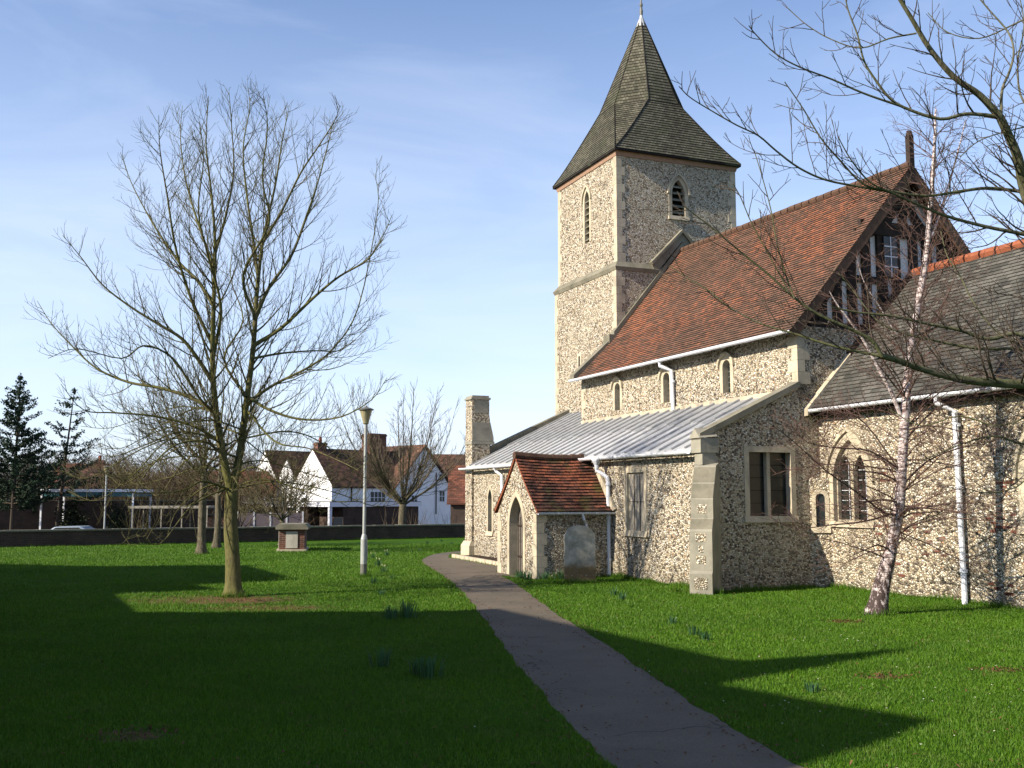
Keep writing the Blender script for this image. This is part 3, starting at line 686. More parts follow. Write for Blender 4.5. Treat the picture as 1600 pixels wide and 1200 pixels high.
window(shift(FE(TX1),6.3),.52,11.75,13.05,'lancet',.13,louvre=5,glass='dark',name='belfry_window',sill=True,depth=.24,hood=1)
window(shift(FS(TY0-.1),-13.95),.14,6.5,7.05,'square',.10,glass='dark',bars=None,name='slit_window',sill=False)
mb=MB()
for (cx,cy,sx,sy) in ((TX1,TY0,1,-1),(TX0,TY0,-1,-1),(TX1,TY1,1,1)):
    quoin_part(cx,cy,9.95,13.8,sx,sy,h=.30,a=.32,b=.20); quoin_part(cx+sx*.1,cy+sy*.1,4.9,9.7,sx,sy,h=.30,a=.32,b=.20)
mb=MB() # string course, weathered, stepping up over the nave roof
def cornice(mb,x0,x1,y0,y1,z0,z1,g0,g1):
    a=[(x0-g0,y0-g0,z0),(x1+g0,y0-g0,z0),(x1+g0,y1+g0,z0),(x0-g0,y1+g0,z0)]; b=[(x0-g1,y0-g1,z1),(x1+g1,y0-g1,z1),(x1+g1,y1+g1,z1),(x0-g1,y1+g1,z1)]
    for i in range(4): j=(i+1)%4; mb.poly([a[i],a[j],b[j],b[i]])
    mb.poly(a[::-1]); mb.poly(b)
cornice(mb,TX0,TX1,TY0,TY1,9.62,9.74,.12,.17); cornice(mb,TX0,TX1,TY0,TY1,9.742,9.95,.17,.012)
for s in (-1,1):
    c=6.32; P=[(TX1,c,11.12),(TX1,c,10.82),(TX1,c+s*1.05,9.62),(TX1,c+s*1.2,9.90)]; mb.prism(P,(.16,0,0))
    P=[(TX1+.02,c,11.24),(TX1+.02,c,11.125),(TX1+.02,c+s*1.2,9.905),(TX1+.02,c+s*1.26,9.98)]; mb.prism(P,(.22,0,0))
mb.build('string_course',M['stone_dark'],church)
mb=MB(); cornice(mb,TX0,TX1,TY0,TY1,13.62,13.86,.03,.10); mb.build('eaves_plate',simple('pinkish eaves board',(.40,.25,.17),.8),church)
mb=MB(); cornice(mb,TX0-.02,TX1+.02,TY0-.02,TY1+.02,4.6,4.85,.20,.10); mb.build('tower_plinth',M['stone_dark'],church)
# --- broach spire
def spire():
    mb=MB(); hb=2.53; z0=13.84; zb=16.17; za=19.95; a=1.50; b=.60
    def lower_out(t): # bellcast profile 0..1 : apothem
        return hb+(a-hb)*(t**.9)
    def lerp(p,q,t): return p+(q-p)*t
    def addquad(P,uvs): mb.poly(P,uvs)
    def fam(getL,getR,z0_,z1_,rows):
        for r in range(rows):
            t0,t1=r/rows,(r+1)/rows; nx=6
            for i in range(nx):
                s0,s1=i/nx,(i+1)/nx
                A,B=getL(t0),getR(t0); C_,D=getL(t1),getR(t1)
                p=[A.lerp(B,s0),A.lerp(B,s1),C_.lerp(D,s1),C_.lerp(D,s0)]
                nrm=(p[2]-p[0]).cross(p[3]-p[1])
                if nrm.length<1e-9: continue
                nrm.normalize()
                cen=(p[0]+p[1]+p[2]+p[3])/4-TC; 
                if nrm.x*cen.x+nrm.y*cen.y<0:nrm=-nrm
                q=[p[0]+nrm*.022,p[1]+nrm*.022,p[2]+nrm*.002,p[3]+nrm*.002]
                w0=(B-A).length; w1=(D-C_).length; v0=r*.13
                uv=[(w0*(s0-.5),v0),(w0*(s1-.5),v0),(w1*(s1-.5),v0+.1299),(w1*(s0-.5),v0+.1299)]
                mb.poly(q,uv); mb.poly([p[0]-nrm*.01,p[1]-nrm*.01,q[1],q[0]],[(0,v0)]*4)
    for k in range(4):
        Rm=Matrix.Rotation(PI/2*k,3,'Z')
        def P(x,y,z): return TC+Rm@Vector((x,y,0))+Vector((0,0,z))
        # cardinal face: at +x side, lower (broad) part
        def zl(t): return z0+(zb-z0)*t
        fam(lambda t:P(lower_out(t),-(hb+(b-hb)*t**.9),zl(t)),lambda t:P(lower_out(t),(hb+(b-hb)*t**.9),zl(t)),z0,zb,22)
        # broach: corner triangle up to the diagonal face of the octagon
        def cl(t): return P(lower_out(t),(hb+(b-hb)*t**.9),zl(t))
        def cr(t): return P((hb+(b-hb)*t**.9),lower_out(t),zl(t))
        fam(cl,cr,z0,zb,22)
        zu=lambda t:zb+(za-zb)*t
        f=lambda t:(1-t)*1.0+.035*t
        fam(lambda t:P(a*f(t),-b*f(t),zu(t)),lambda t:P(a*f(t),b*f(t),zu(t)),zb,za,29)
        fam(lambda t:P(a*f(t),b*f(t),zu(t)),lambda t:P(b*f(t),a*f(t),zu(t)),zb,za,29)
    o=mb.build('spire',M['shingle'],church)
    mb=MB()
    for k in range(4):
        Rm=Matrix.Rotation(PI/2*k,3,'Z')
        def P(x,y,z): return TC+Rm@Vector((x,y,0))+Vector((0,0,z))
        mb.tube([P(a+.012,-b,zb),P(a+.012,b,zb)],.022,5); mb.tube([P(a+.012,b,zb),P(b,a+.012,zb)],.022,5)
        mb.prism([P(hb+.01,-hb-.01,z0),P(hb+.01,hb+.01,z0),P(hb-.06,hb-.06,z0),P(hb-.06,-hb+.06,z0)],(0,0,-.07))
        # hips
        for s in (-1,):
            mb.tube([P(lower_out(t)+.01,hb+(b-hb)*t**.9+.01,z0+(zb-z0)*t+.02) for t in [i/8 for i in range(9)]],.022,5)
            mb.tube([P(hb+(b-hb)*t**.9+.01,lower_out(t)+.01,z0+(zb-z0)*t+.02) for t in [i/8 for i in range(9)]],.022,5)
            mb.tube([P(a+.01,b,zb),P(.05,.03,za)],.025,5); mb.tube([P(b,a+.01,zb),P(.03,.05,za)],.025,5)
    mb.poly([(TC.x-hb,TC.y-hb,z0-.03),(TC.x+hb,TC.y-hb,z0-.03),(TC.x+hb,TC.y+hb,z0-.03),(TC.x-hb,TC.y+hb,z0-.03)])
    mb.build('spire_hip',M['shingle'],o)
    mb=MB(); mb.lathe([(.20,19.62),(.15,19.80),(.07,19.98),(.05,20.1)],(TC.x,TC.y,0),10); mb.build('spire_cap',M['lead'],o)
    mb=MB(); mb.lathe([(.05,20.05),(.07,20.25),(.04,20.4),(.07,20.5),(.03,20.62),(.02,21.2)],(TC.x,TC.y,0),10); mb.build('finial',M['lampcap'],o)
spire()
# --- chancel
CY=3.05
F=FS(CY); WC=(.98,6.2)
h=[hole(1.10,1.50,3.28,'pointed',x,.12) for x in WC]
mb=wall('x',F,[(-.05,-.3),(14,-.3),(14,4.05),(-.05,4.05)],h,None,None)
mb.poly([(14,CY,-.3),(14,8.9,-.3),(14,8.9,4.05),(14,5.98,7.4),(14,CY,4.05)]); mb.build('chancel_wall',M['flint_old'],church)
for x in WC: window(shift(F,x),1.10,1.50,3.28,'pointed',.17,lights=2,bars=(4,8),hood=1,depth=.26,name='tracery_window',barmat='white',label='two light traceried chancel window behind the birch' if x<2 else None)
def ch_pt(x,t,side=1):
    ez,rz_=4.03,7.42; y=2.72+(5.98-2.72)*t; z=ez+(rz_-ez)*t
    if side<0:y=2*5.98-y
    return Vector((x,y,z))
mb=MB(); courses(mb,ch_pt,.02,14.2,36,30,lift=.014,jit=.003,seed=12,gauge=.13)
mb2=MB(); courses(mb2,ch_pt,-.75,.02,6,2,lift=.014,seed=13,gauge=.13)
courses(mb,lambda x,t:ch_pt(x,t,-1),.02,14.2,36,4,lift=.014,jit=.003,seed=14,gauge=.13); mb.build('chancel_roof',M['slate'],church)
ridge_tiles('chancel_ridge',(.0,5.98,7.44),(14.2,5.98,7.44),32,.12,M['orange_ridge'])
mb=MB(); strip(mb,[(2.62,4.02),(3.9,5.36)],.0,.16,.16); mb.build('chancel_verge_stone',M['stone'],church)
mb=MB(); strip(mb,[(3.9,5.40),(5.9,7.50)],.0,.12,.14); mb.build('chancel_verge_flashing',M['timber'],church)
mb=MB(); mb.box(-.05,14,CY-.22,CY+.02,3.86,4.0); mb.build('soffit_board',M['timber'],church)
# canted corner with a small lancet
KM=Matrix.Translation((.16,2.89,0))@Matrix.Rotation(R(-45),4,'Z')
F=lambda s,z,d: KM@Vector((-d,s,z))
mb=wall('x',F,[(-.26,-.2),(.26,-.2),(.26,2.45),(-.26,2.45)],[hole(.2,1.36,2.1,'round',0,.04)],None,None,.1)
mb.prism([KM@Vector((0,-.26,2.45)),KM@Vector((0,.26,2.45)),KM@Vector((-.3,0,2.45))],(0,0,.01)); mb.build('corner_wall',M['flint'],church)
window(F,.2,1.36,2.1,'round',.09,bars=None,depth=.1,label='tiny round headed window in the corner by the chancel')
mb=MB(); rr=random.Random(21) # stray red bricks in the chancel wall
for (cx,cz,n) in ((2.2,2.45,7),(2.9,1.5,6),(3.3,1.05,5),(5.0,1.55,8),(4.9,.35,6),(2.4,.5,4),(5.4,2.2,6),(1.9,1.25,5)):
    for i in range(n):
        x=cx+rr.uniform(-.35,.35); z=cz+rr.randint(-2,2)*.08; 
        if 4.08<x+.1 and x-.1<4.32: continue
        mb.box(x-rr.uniform(.06,.11),x+rr.uniform(.05,.11),CY-.006,CY+.02,z-.03,z+.028)
    mb.build('brick_repair',M['brick'],church); mb=MB()

# ------------------------------------------------------------ ground
WA=Vector((-34,35.4,0)); WB=Vector((6,58.75,0)); WD=(WB-WA).normalized(); WN=Vector((-WD.y,WD.x,0))
wfar=WB+WD*70
mb=MB(); mb.prism([(-120,-60,0),(120,-60,0),(120,125,0),(wfar.x,wfar.y,0),(WA.x-WD.x*90,WA.y-WD.y*90,0),(-120,-20,0)],(0,0,-1.2))
lawn=mb.build('lawn',M['lawn']); tag(lawn,kind='structure')
mb=MB(); mb.poly([(-900,-300,-.9),(900,-300,-.9),(900,1500,-.9),(-900,1500,-.9)]); tag(mb.build('ground',simple('distant ground',(.07,.085,.035),.95,.1,var=.5,sc=.1)),kind='structure')
mb=MB(); a=WA-WD*40; b_=wfar; mb.poly([a,b_,b_+WN*34,a+WN*34]); mb.v=[(x,y,-.80) for x,y,z in mb.v]; tag(mb.build('car_park',M['asphalt']),kind='structure')
# path
leftE=[(1300,1330),(950,1202),(900,1142),(850,1086),(800,1030),(770,985),(741,947),(715,916),(685,895),(662,881),(658,876),(668,869),(688,864),(716,860)]
rightE=[(1620,1330),(1245,1202),(1140,1135),(1050,1080),(980,1030),(920,990),(872,962),(830,930),(800,908),(782,900),(830,898),(838,896),(838,893),(778,887)]
LP=[ground_at(u,v) for u,v in leftE]; 
RP=[ground_at(u,v) for u,v in rightE[:10]]+[cw(-4.5,-2.1),cw(-7.2,-2.1),cw(-7.5,-1.2),cw(-14.4,-1.0),cw(-16.2,-.3),cw(-16.8,6)]
LP=LP[:-1]+[cw(-18.6,1.2),cw(-18.8,6)]
rr=random.Random(8)
def densify(P,step=.12,j=.013):
    out=[]
    for a,b in zip(P[:-1],P[1:]):
        n=max(1,int((b-a).length/step))
        for i in range(n):
            p=a.lerp(b,i/n); wv=(math.sin(p.y*2.3)+math.sin(p.y*5.1+1))*.9*j; out.append(Vector((p.x+wv+rr.uniform(-j,j),p.y+rr.uniform(-j,j),0)))
    return out+[P[-1]]
def smooth(P,it=1):
    for _ in range(it):
        Q=[P[0]]
        for a,b in zip(P[:-1],P[1:]): Q+= [a.lerp(b,.25),a.lerp(b,.75)]
        P=Q+[P[-1]]
    return P
PL=densify(smooth(LP,2)); PR=densify(smooth(RP[:10],2))+densify(RP[10:],.4,.0)
ring2=PL+PR[::-1]
mb=MB(); tri=tessellate_polygon([[Vector((p.x,p.y,0)) for p in ring2]])
for t in tri: mb.poly([(ring2[i].x,ring2[i].y,.006) for i in t])
path=mb.build('path',M['asphalt']); tag(path,kind='structure')
PATHPOLY=np.array([(p.x,p.y) for p in ring2])
# planting bed with stone edging along the aisle wall
mb=MB(); bed=[cw(-14.3,-.02,0),cw(-14.3,-.85,0),cw(-11.5,-.95,0),cw(-7.3,-1.15,0),cw(-7.1,-.02,0)]
mb.prism([(p.x,p.y,.03) for p in bed],(0,0,.04)); tag(mb.build('planting_bed',M['soil']),kind='structure')
mb=MB()
for a,b in zip(bed[1:3],bed[2:4]):
    n=6
    for i in range(n):
        p=a.lerp(b,i/n); q=a.lerp(b,(i+1)/n-.01); d=(q-p).normalized(); s=Vector((d.y,-d.x,0))*.05
        mb.prism([p+s,p-s,q-s,q+s],(0,0,.12))
tag(mb.build('kerb',M['stone']),'low pale stone edging along the planting bed by the aisle wall','kerb')
bedp=[ (p.x,p.y) for p in bed]

# grass blades, denser close to the camera
def inpoly(x,y,P):
    c=np.zeros(len(x),bool); j=len(P)-1
    for i in range(len(P)):
        xi,yi=P[i];xj,yj=P[j]
        m=((yi>y)!=(yj>y)); 
        with np.errstate(divide='ignore',invalid='ignore'): xx=(xj-xi)*(y-yi)/(yj-yi)+xi
        c^= m&(x<xx); j=i
    return c
def blades(n,seed):
    r=np.random.default_rng(seed)
    t=r.random(n); y=7.4*(46/7.4)**(t**.85)        # log-like spread in depth
    x=(r.random(n)*2-1)*y*.52
    loc_x=(x-CO.x)*math.cos(-CROT)-(y-CO.y)*math.sin(-CROT); loc_y=(x-CO.x)*math.sin(-CROT)+(y-CO.y)*math.cos(-CROT)
    keep=~inpoly(x,y,PATHPOLY)&~inpoly(x,y,np.array(bedp))
    inside=((loc_x<0)&(loc_x>-15.4)&(loc_y>-.02))|((loc_x>=0)&(loc_y>CY-.02))|((loc_x<-4.5)&(loc_x>-7.1)&(loc_y>-2.1))
    keep&=~inside
    wl=(x-WA.x)*(-WD.y)+(y-WA.y)*WD.x; keep&=wl<-.25
    for (px,py,rx,ry) in PATCH:
        d=((x-px)/rx)**2+((y-py)/ry)**2; keep&=(d>1.1)|(r.random(n)<.35)
    x=x[keep];y=y[keep];m=len(x)
    tuft=.5+.5*np.sin(x*5.1+np.sin(y*3.3)*2)*np.sin(y*4.3+x); 
    # overgrown along path edges
    pt=.5+.5*np.sin(x*.9+1.3*np.sin(y*.7))*np.sin(y*1.1+x*.4); h=(.012+.024*r.random(m)**1.5)*(.6+.5*tuft+.6*pt)*(1+.018*y)
    wd=(.0035+.0035*r.random(m))*(1+.075*y)
    a=r.random(m)*2*np.pi; l=r.random(m)*.75*h; b=r.random(m)*2*np.pi
    v=np.zeros((m,3,3)); v[:,0]=np.c_[x-np.cos(a)*wd/2,y-np.sin(a)*wd/2,np.zeros(m)]; v[:,1]=np.c_[x+np.cos(a)*wd/2,y+np.sin(a)*wd/2,np.zeros(m)]
    v[:,2]=np.c_[x+np.cos(b)*l,y+np.sin(b)*l,h]
    me=bpy.data.meshes.new('grass'); me.vertices.add(3*m); me.vertices.foreach_set('co',v.reshape(-1))
    me.loops.add(3*m); me.loops.foreach_set('vertex_index',np.arange(3*m,dtype=np.int32))
    me.polygons.add(m); me.polygons.foreach_set('loop_start',np.arange(0,3*m,3,dtype=np.int32)); me.polygons.foreach_set('loop_total',np.full(m,3,np.int32))
    me.materials.append(M['blade']); me.update(calc_edges=True); 
    o=bpy.data.objects.new('grass',me); COL.objects.link(o); return tag(o,'short bright green lawn grass around the path','grass',kind='stuff')
blades(900000,1)

def fringe(lines,seed=5):
    r=np.random.default_rng(seed); V=[]
    for a,b,n in lines:
        t=r.random(n); off=np.abs(r.normal(0,.05,n)); d=(b-a); L_=d.length; nx,ny=d.y/L_,-d.x/L_
        x=a.x+d.x*t+nx*off; y=a.y+d.y*t+ny*off; h=(.04+.11*r.random(n)**2)*(.5+.9*(.5+.5*np.sin(t*L_*3.1)*np.sin(t*L_*1.3+1))); w_=.010+.008*r.random(n); an=r.random(n)*6.28
        v=np.zeros((n,3,3)); v[:,0]=np.c_[x-np.cos(an)*w_/2,y-np.sin(an)*w_/2,np.zeros(n)]; v[:,1]=np.c_[x+np.cos(an)*w_/2,y+np.sin(an)*w_/2,np.zeros(n)]; v[:,2]=np.c_[x+r.normal(0,.03,n),y+r.normal(0,.03,n),h]; V.append(v)
    v=np.concatenate(V); m=len(v); me=bpy.data.meshes.new('rough_grass'); me.from_pydata(v.reshape(-1,3).tolist(),[],[(3*i,3*i+1,3*i+2) for i in range(m)]); me.materials.append(M['blade']); o=bpy.data.objects.new('rough_grass',me); COL.objects.link(o)
    tag(o,'longer unmown grass along the foot of the church walls and gravestone','grass',kind='stuff')
fringe([(cw(-4.4,0),cw(-.35,0),3400),(cw(.35,.35),cw(0,2.9),1800),(cw(.2,3.05),cw(9,3.05),5200),(cw(-4.5,-2.0),cw(-4.5,-.1),1300),(cw(-.6,-.5),cw(-.1,-.75),500),(cw(.1,-.7),cw(.7,-.1),500),
        (Vector((.85,24.75,0)),Vector((2.0,25.2,0)),700),(WA+WD*6-WN*.2,WA+WD*44-WN*.2,6000)]
       +[(Vector((c.x+r_*math.cos(k),c.y+r_*math.sin(k),0)),Vector((c.x+r_*math.cos(k+1),c.y+r_*math.sin(k+1),0)),70) for c,r_ in ((ground_at(365,932),.24),(ground_at(1368,960),.28),(ground_at(315,866),.2),(ground_at(568,901),.1),(ground_at(629,840),.3)) for k in range(6)])
# ------------------------------------------------------------ trees
rnd=random.Random(11)
UP=Vector((0,0,1))
def crv(P,sub=4):
    """smooth polyline (Catmull-Rom)"""
    P=[Vector(p) for p in P]
    if len(P)<3: return [P[0].lerp(P[-1],i/sub) for i in range(sub+1)]
    Q=[P[0]*2-P[1]]+P+[P[-1]*2-P[-2]]; out=[]
    for i in range(1,len(Q)-2):
        for k in range(sub):
            t=k/sub; a,b,c,d=Q[i-1],Q[i],Q[i+1],Q[i+2]
            out.append(.5*((2*b)+(c-a)*t+(2*a-5*b+4*c-d)*t*t+(3*b-a-3*c+d)*t**3))
    return out+[P[-1]]
def plen(P): return sum((b-a).length for a,b in zip(P[:-1],P[1:]))
def shoot(p,d,L,n,up=.1,jit=.08,droop=0):
    P=[p.copy()]; d=d.normalized(); st=L/n
    for i in range(n):
        d=(d+UP*up*(1 if not droop else 1-2.2*droop*i/n)+Vector((rnd.gauss(0,jit),rnd.gauss(0,jit),rnd.gauss(0,jit)))).normalized()
        P.append(P[-1]+d*st)
    return P
def off_dir(T,ang):
    A=T.orthogonal().normalized(); A=Matrix.Rotation(rnd.uniform(0,2*PI),3,T)@A
    return (T*math.cos(ang)+A*math.sin(ang)).normalized()
def branch_on(mb,P,r0,r1,lev,cfg):
    """tube along P, with children; cfg: list per level"""
    m=len(P); rad=[r0+(r1-r0)*(i/(m-1))**.8 for i in range(m)]
    mb.tube(P,rad,cfg['sides'][min(lev,3)],cap=False)
    if lev>=cfg['depth']: return
    L=plen(P); sp=cfg['space'][lev]*rnd.uniform(.85,1.15); n=int(L*(1-cfg['start'][lev])/sp)
    for i in range(n):
        t=cfg['start'][lev]+(1-cfg['start'][lev])*(i+rnd.random()*.8)/max(n,1)
        if t>.97: continue
        f=t*(m-1); k=min(int(f),m-2); p=P[k].lerp(P[k+1],f-k); T=(P[k+1]-P[k]).normalized()
        cl=L*cfg['ratio'][lev]*(1.08-t)*rnd.uniform(.55,1.15)+cfg['minl'][lev]
        cl=min(cl,cfg.get('maxl',[9]*5)[lev])
        d=off_dir(T,R(rnd.uniform(*cfg['ang'])))
        if cfg.get('flat'): d.z*=cfg['flat']
        if d.z<-.35 and rnd.random()<.6: d.z=-d.z
        rb=rad[k]*rnd.uniform(.42,.62); rb=max(min(rb,.003+cl*.011),cfg['rmin'][lev])
        Q=shoot(p,d,cl,max(3,int(cl/cfg['seg'][lev])),cfg['up'][lev],cfg['jit'],cfg.get('droop',0) if lev>=1 else 0)
        branch_on(mb,Q,rb,cfg['tip'],lev+1,cfg)
CFG=dict(sides=[8,5,4,3],depth=3,space=[.25,.22,.30],start=[.12,.12,.2],ratio=[.44,.42,.38],minl=[.40,.26,.12],ang=(28,58),rmin=[.008,.005,.0035],tip=.0028,seg=[.22,.16,.1],up=[.16,.20,.15],jit=.045)
def lobes(mb,P,r):
    """root flare and uneven girth on a trunk whose axis is P"""
    ph=rnd.uniform(0,6)
    for i,v in enumerate(mb.v):
        k=min(range(len(P)),key=lambda j:abs(P[j].z-v[2])); c=P[k]; dx,dy=v[0]-c.x,v[1]-c.y; a=math.atan2(dy,dx); z=max(v[2],0)
        f=1+.05*math.sin(3*a+ph+z*1.3)+.035*math.sin(7*a-z*4+ph)+(.32*math.exp(-z/.12))*(.45+.55*abs(math.cos(2.5*a+ph)))
        mb.v[i]=(c.x+dx*f,c.y+dy*f,v[2])
def tree(name,label,trunk,limbs,r_trunk,cfg,mt,mtw,group=None,extra=None,trunk_flare=1.35):
    """trunk: world polyline from the ground; limbs: list of (polyline,r0)"""
    base=trunk[0]; t=thing(name,label,'tree',(base.x,base.y,0),0,group); o=Vector((base.x,base.y,0))
    mb=MB(); P=crv([p-o for p in trunk],5); P=[Vector((P[0].x,P[0].y,-.15))]+P
    m=len(P); rad=[r_trunk[0]+(r_trunk[1]-r_trunk[0])*i/(m-1) for i in range(m)]
    rad[0]*=trunk_flare; rad[1]*=trunk_flare*.97; rad[2]*=1.08
    mb.tube(P,rad,18); lobes(mb,P,rad[2]); mb.build('trunk',mt,t,smooth=True)
    mb=MB(); mt2=MB()
    for L_ in limbs:
        Pl,r0=L_[0],L_[1]; c=L_[2] if len(L_)>2 else cfg; r1=L_[3] if len(L_)>3 else .005
        Q=crv([p-o for p in Pl],4)
        # limb itself in the limb mesh, growth in the twig mesh
        mm=len(Q); mb.tube(Q,[r0+(r1-r0)*(i/(mm-1))**.75 for i in range(mm)],8,cap=False)
        branch_on(mt2,Q,r0*.98 if False else .001,.001,0,c) if False else grow(mt2,Q,r0,r1,c)
    mb.build('limb',mt,t,smooth=True); mt2.build('twigs',mtw,t)
    return t
def grow(mb,P,r0,r1,cfg):
    m=len(P); rad=[r0+(r1-r0)*(i/(m-1))**.75 for i in range(m)]
    L=plen(P); n=int(L*(1-cfg['start'][0])/cfg['space'][0])
    for i in range(n):
        t=cfg['start'][0]+(1-cfg['start'][0])*(i+rnd.random()*.8)/max(n,1)
        if t>.985: continue
        f=t*(m-1); k=min(int(f),m-2); p=P[k].lerp(P[k+1],f-k); T=(P[k+1]-P[k]).normalized()
        cl=L*cfg['ratio'][0]*(1.05-t)*rnd.uniform(.5,1.15)+cfg['minl'][0]; cl=min(cl,cfg.get('maxl',[9]*5)[0])
        d=off_dir(T,R(rnd.uniform(*cfg['ang'])))
        if cfg.get('flat'): d.z*=cfg['flat']
        if d.z<-.3 and rnd.random()<.6: d.z=-d.z
        rb=max(min(rad[k]*rnd.uniform(.35,.55),.003+cl*.0125),cfg['rmin'][0])
        Q=shoot(p,d,cl,max(3,int(cl/cfg['seg'][0])),cfg['up'][0],cfg['jit'],0)
        branch_on(mb,Q,rb,cfg['tip'],1,cfg)
def px(pts,d0,d1):
    n=len(pts); return [at(u,v,d0+(d1-d0)*i/(n-1)) for i,(u,v) in enumerate(pts)]
# --- main maple on the left
D=21.77
b0=ground_at(365,932)
trunk=[b0,at(364,880,D),at(361,820,D),at(362,764,D)]
cA=dict(CFG,maxl=[1.7,.8,.35,.3],ratio=[.36,.40,.38],minl=[.26,.2,.1],space=[.15,.17,.22],rmin=[.007,.0042,.003],tip=.0022)
limbs=[
 (px([(362,770),(349,715),(337,640),(332,560),(334,470),(336,380),(330,300),(322,225),(326,150)],D,D-.8),.100,cA),
 (px([(362,770),(374,712),(385,630),(396,540),(402,450),(412,370),(430,290),(441,220),(452,165)],D,D+.9),.100,cA),
 (px([(334,600),(312,565),(285,530),(250,508),(205,480),(160,445),(125,400),(98,368)],D,D-1.2),.055,cA),
 (px([(338,645),(300,622),(250,606),(200,597),(150,575),(112,540),(80,505),(58,470)],D,D+.8),.05,cA),
 (px([(335,480),(310,440),(280,410),(252,370),(228,330),(205,285),(188,238)],D,D+1.0),.045,cA),
 (px([(333,540),(300,470),(275,390),(262,310),(250,235),(248,180)],D,D-1.6),.045,cA),
 (px([(335,420),(310,350),(290,280),(282,215),(285,165)],D,D+1.4),.035,cA),
 (px([(335,400),(352,340),(365,270),(362,200),(358,145)],D,D-1.0),.035,cA),
 (px([(396,540),(440,512),(490,465),(530,432),(575,405),(600,365),(613,335)],D,D-.9),.05,cA),
 (px([(398,500),(420,450),(455,400),(478,340),(498,280),(515,215),(520,190)],D,D+1.0),.05,cA),
 (px([(388,620),(420,640),(470,655),(530,652),(580,625),(605,590)],D,D-.6),.04,cA),
 (px([(404,440),(395,370),(385,300),(380,230),(390,170),(388,140)],D,D+1.7),.038,cA),
 (px([(410,380),(440,330),(470,270),(500,225),(522,190),(532,165)],D,D-1.3),.035,cA),
 (px([(395,560),(440,552),(490,548),(530,548),(556,530)],D,D+1.3),.03,cA),
 (px([(385,630),(430,600),(480,575),(520,545),(560,480),(590,330),(586,270)],D,D+.6),.038,cA),
 (px([(340,650),(310,620),(270,560),(225,540),(190,560),(120,545),(75,560)],D,D-2.0),.035,cA),
 (px([(352,715),(320,690),(275,695),(240,725),(215,760),(200,800)],D,D-1.6),.032,cA),
 (px([(360,765),(330,758),(300,775),(275,800),(262,835)],D,D-.8),.022,cA),
 (px([(345,690),(300,665),(240,650),(180,645),(130,640),(95,600)],D,D-1.2),.038,cA),
 (px([(385,640),(430,690),(480,700),(530,720),(560,735)],D,D-1.8),.025,cA),
 (px([(370,740),(400,730),(440,755),(470,765),(500,760)],D,D-.9),.02,cA),
 (px([(333,560),(345,480),(325,400),(310,330),(318,250),(312,190)],D,D-2.6),.04,cA),
 (px([(400,500),(380,430),(420,350),(410,280),(418,200),(412,150)],D,D-2.4),.038,cA),
 (px([(385,620),(350,560),(380,500),(360,430),(370,350)],D,D+2.8),.035,cA),
 (px([(360,760),(300,790),(250,850),(215,835),(190,850)],D,D-3),.02,cA),
]
rnd=random.Random(19); fkp=at(362,764,D)
for i in range(22):
    a=rnd.uniform(0,2*PI) if i%2 else rnd.uniform(PI*.75,PI*1.25); z0=fkp.z+rnd.uniform(-.15,1.6); sx=(-.35 if rnd.random()<.5 else .3)*(z0-fkp.z)/2.0
    p0=Vector((fkp.x+sx,fkp.y,z0)); L_=rnd.uniform(1.8,3.7); dr=rnd.uniform(.1,.9)*min(1,(z0-.9)/2); hx,hy=math.cos(a),math.sin(a); j=lambda:rnd.uniform(-.12,.12)
    limbs.append(([p0,p0+Vector((hx*L_*.28+j(),hy*L_*.28+j(),.18)),p0+Vector((hx*L_*.55+j(),hy*L_*.55+j(),-.1*dr)),p0+Vector((hx*L_*.82+j(),hy*L_*.82+j(),-dr)),p0+Vector((hx*L_,hy*L_,-dr*.75))],rnd.uniform(.016,.028)))
rnd=random.Random(11)
tree('maple_tree','large forked bare tree with mossy green trunk on the left lawn',trunk,limbs,(.160,.128),cA,M['bark_green'],M['twig_green'])
# --- two trees behind it
def upright(name,label,base,h,fork,r,n,spread,mt,mtw,seed,group=None,cfg=None,lean=0,lr=.42):
    global rnd
    rnd=random.Random(seed); b=Vector((base.x,base.y,base.z)); top=b+Vector((lean,0,fork))
    limbs=[]
    for i in range(n):
        a=2*PI*i/n+rnd.uniform(-.4,.4); s=spread*rnd.uniform(.55,1.1); hh=(h-fork)*rnd.uniform(.6,1.0)
        d0=top+Vector((0,0,rnd.uniform(-.12*fork,.08*fork)))
        k=.35 if i>0 else .05
        if i==0: s*=.15
        limbs.append(([d0,d0+Vector((math.cos(a)*s*.4,math.sin(a)*s*.4,hh*.22)),d0+Vector((math.cos(a)*s*.75,math.sin(a)*s*.75,hh*.55)),d0+Vector((math.cos(a)*s*1.0,math.sin(a)*s*1.0,hh))],r*lr*rnd.uniform(.7,1.1)))
    o=tree(name,label,[b,b.lerp(top,.5)+Vector((rnd.uniform(-.04,.04),0,0)),top],limbs,(r,r*.75),cfg or CFG,mt,mtw,group)
    if b.z!=0: o.location.z=b.z
    return o
cB=dict(CFG,sides=[6,4,3,3],space=[.32,.28,.30],rmin=[.012,.009,.007],tip=.005,maxl=[1.8,.9,.4,.3],depth=3)
g=ground_at(315,866); t2=upright('bare_tree','slim pale trunked bare tree behind the mossy forked tree',g,7.6,3.0,.155,11,3.1,M['bark_pale'],M['twig'],31,'bare trees on the far lawn',dict(cB,up=[.12,.1,.1]))
g=ground_at(338,856); t3=upright('bare_tree','smaller bare tree nearest the boundary wall behind the mossy forked tree',g,5.6,2.2,.14,9,2.6,M['bark_pale'],M['twig'],32,'bare trees on the far lawn',cB)
g=ground_at(440,852); t4=upright('small_tree','low spreading bare tree just behind the brick chest tomb',g,4.3,1.1,.13,12,2.3,M['bark_pale'],M['twig_green'],37,'bare trees on the far lawn',dict(cB,up=[.02,.05,.05],ang=(30,70)),lr=.3)
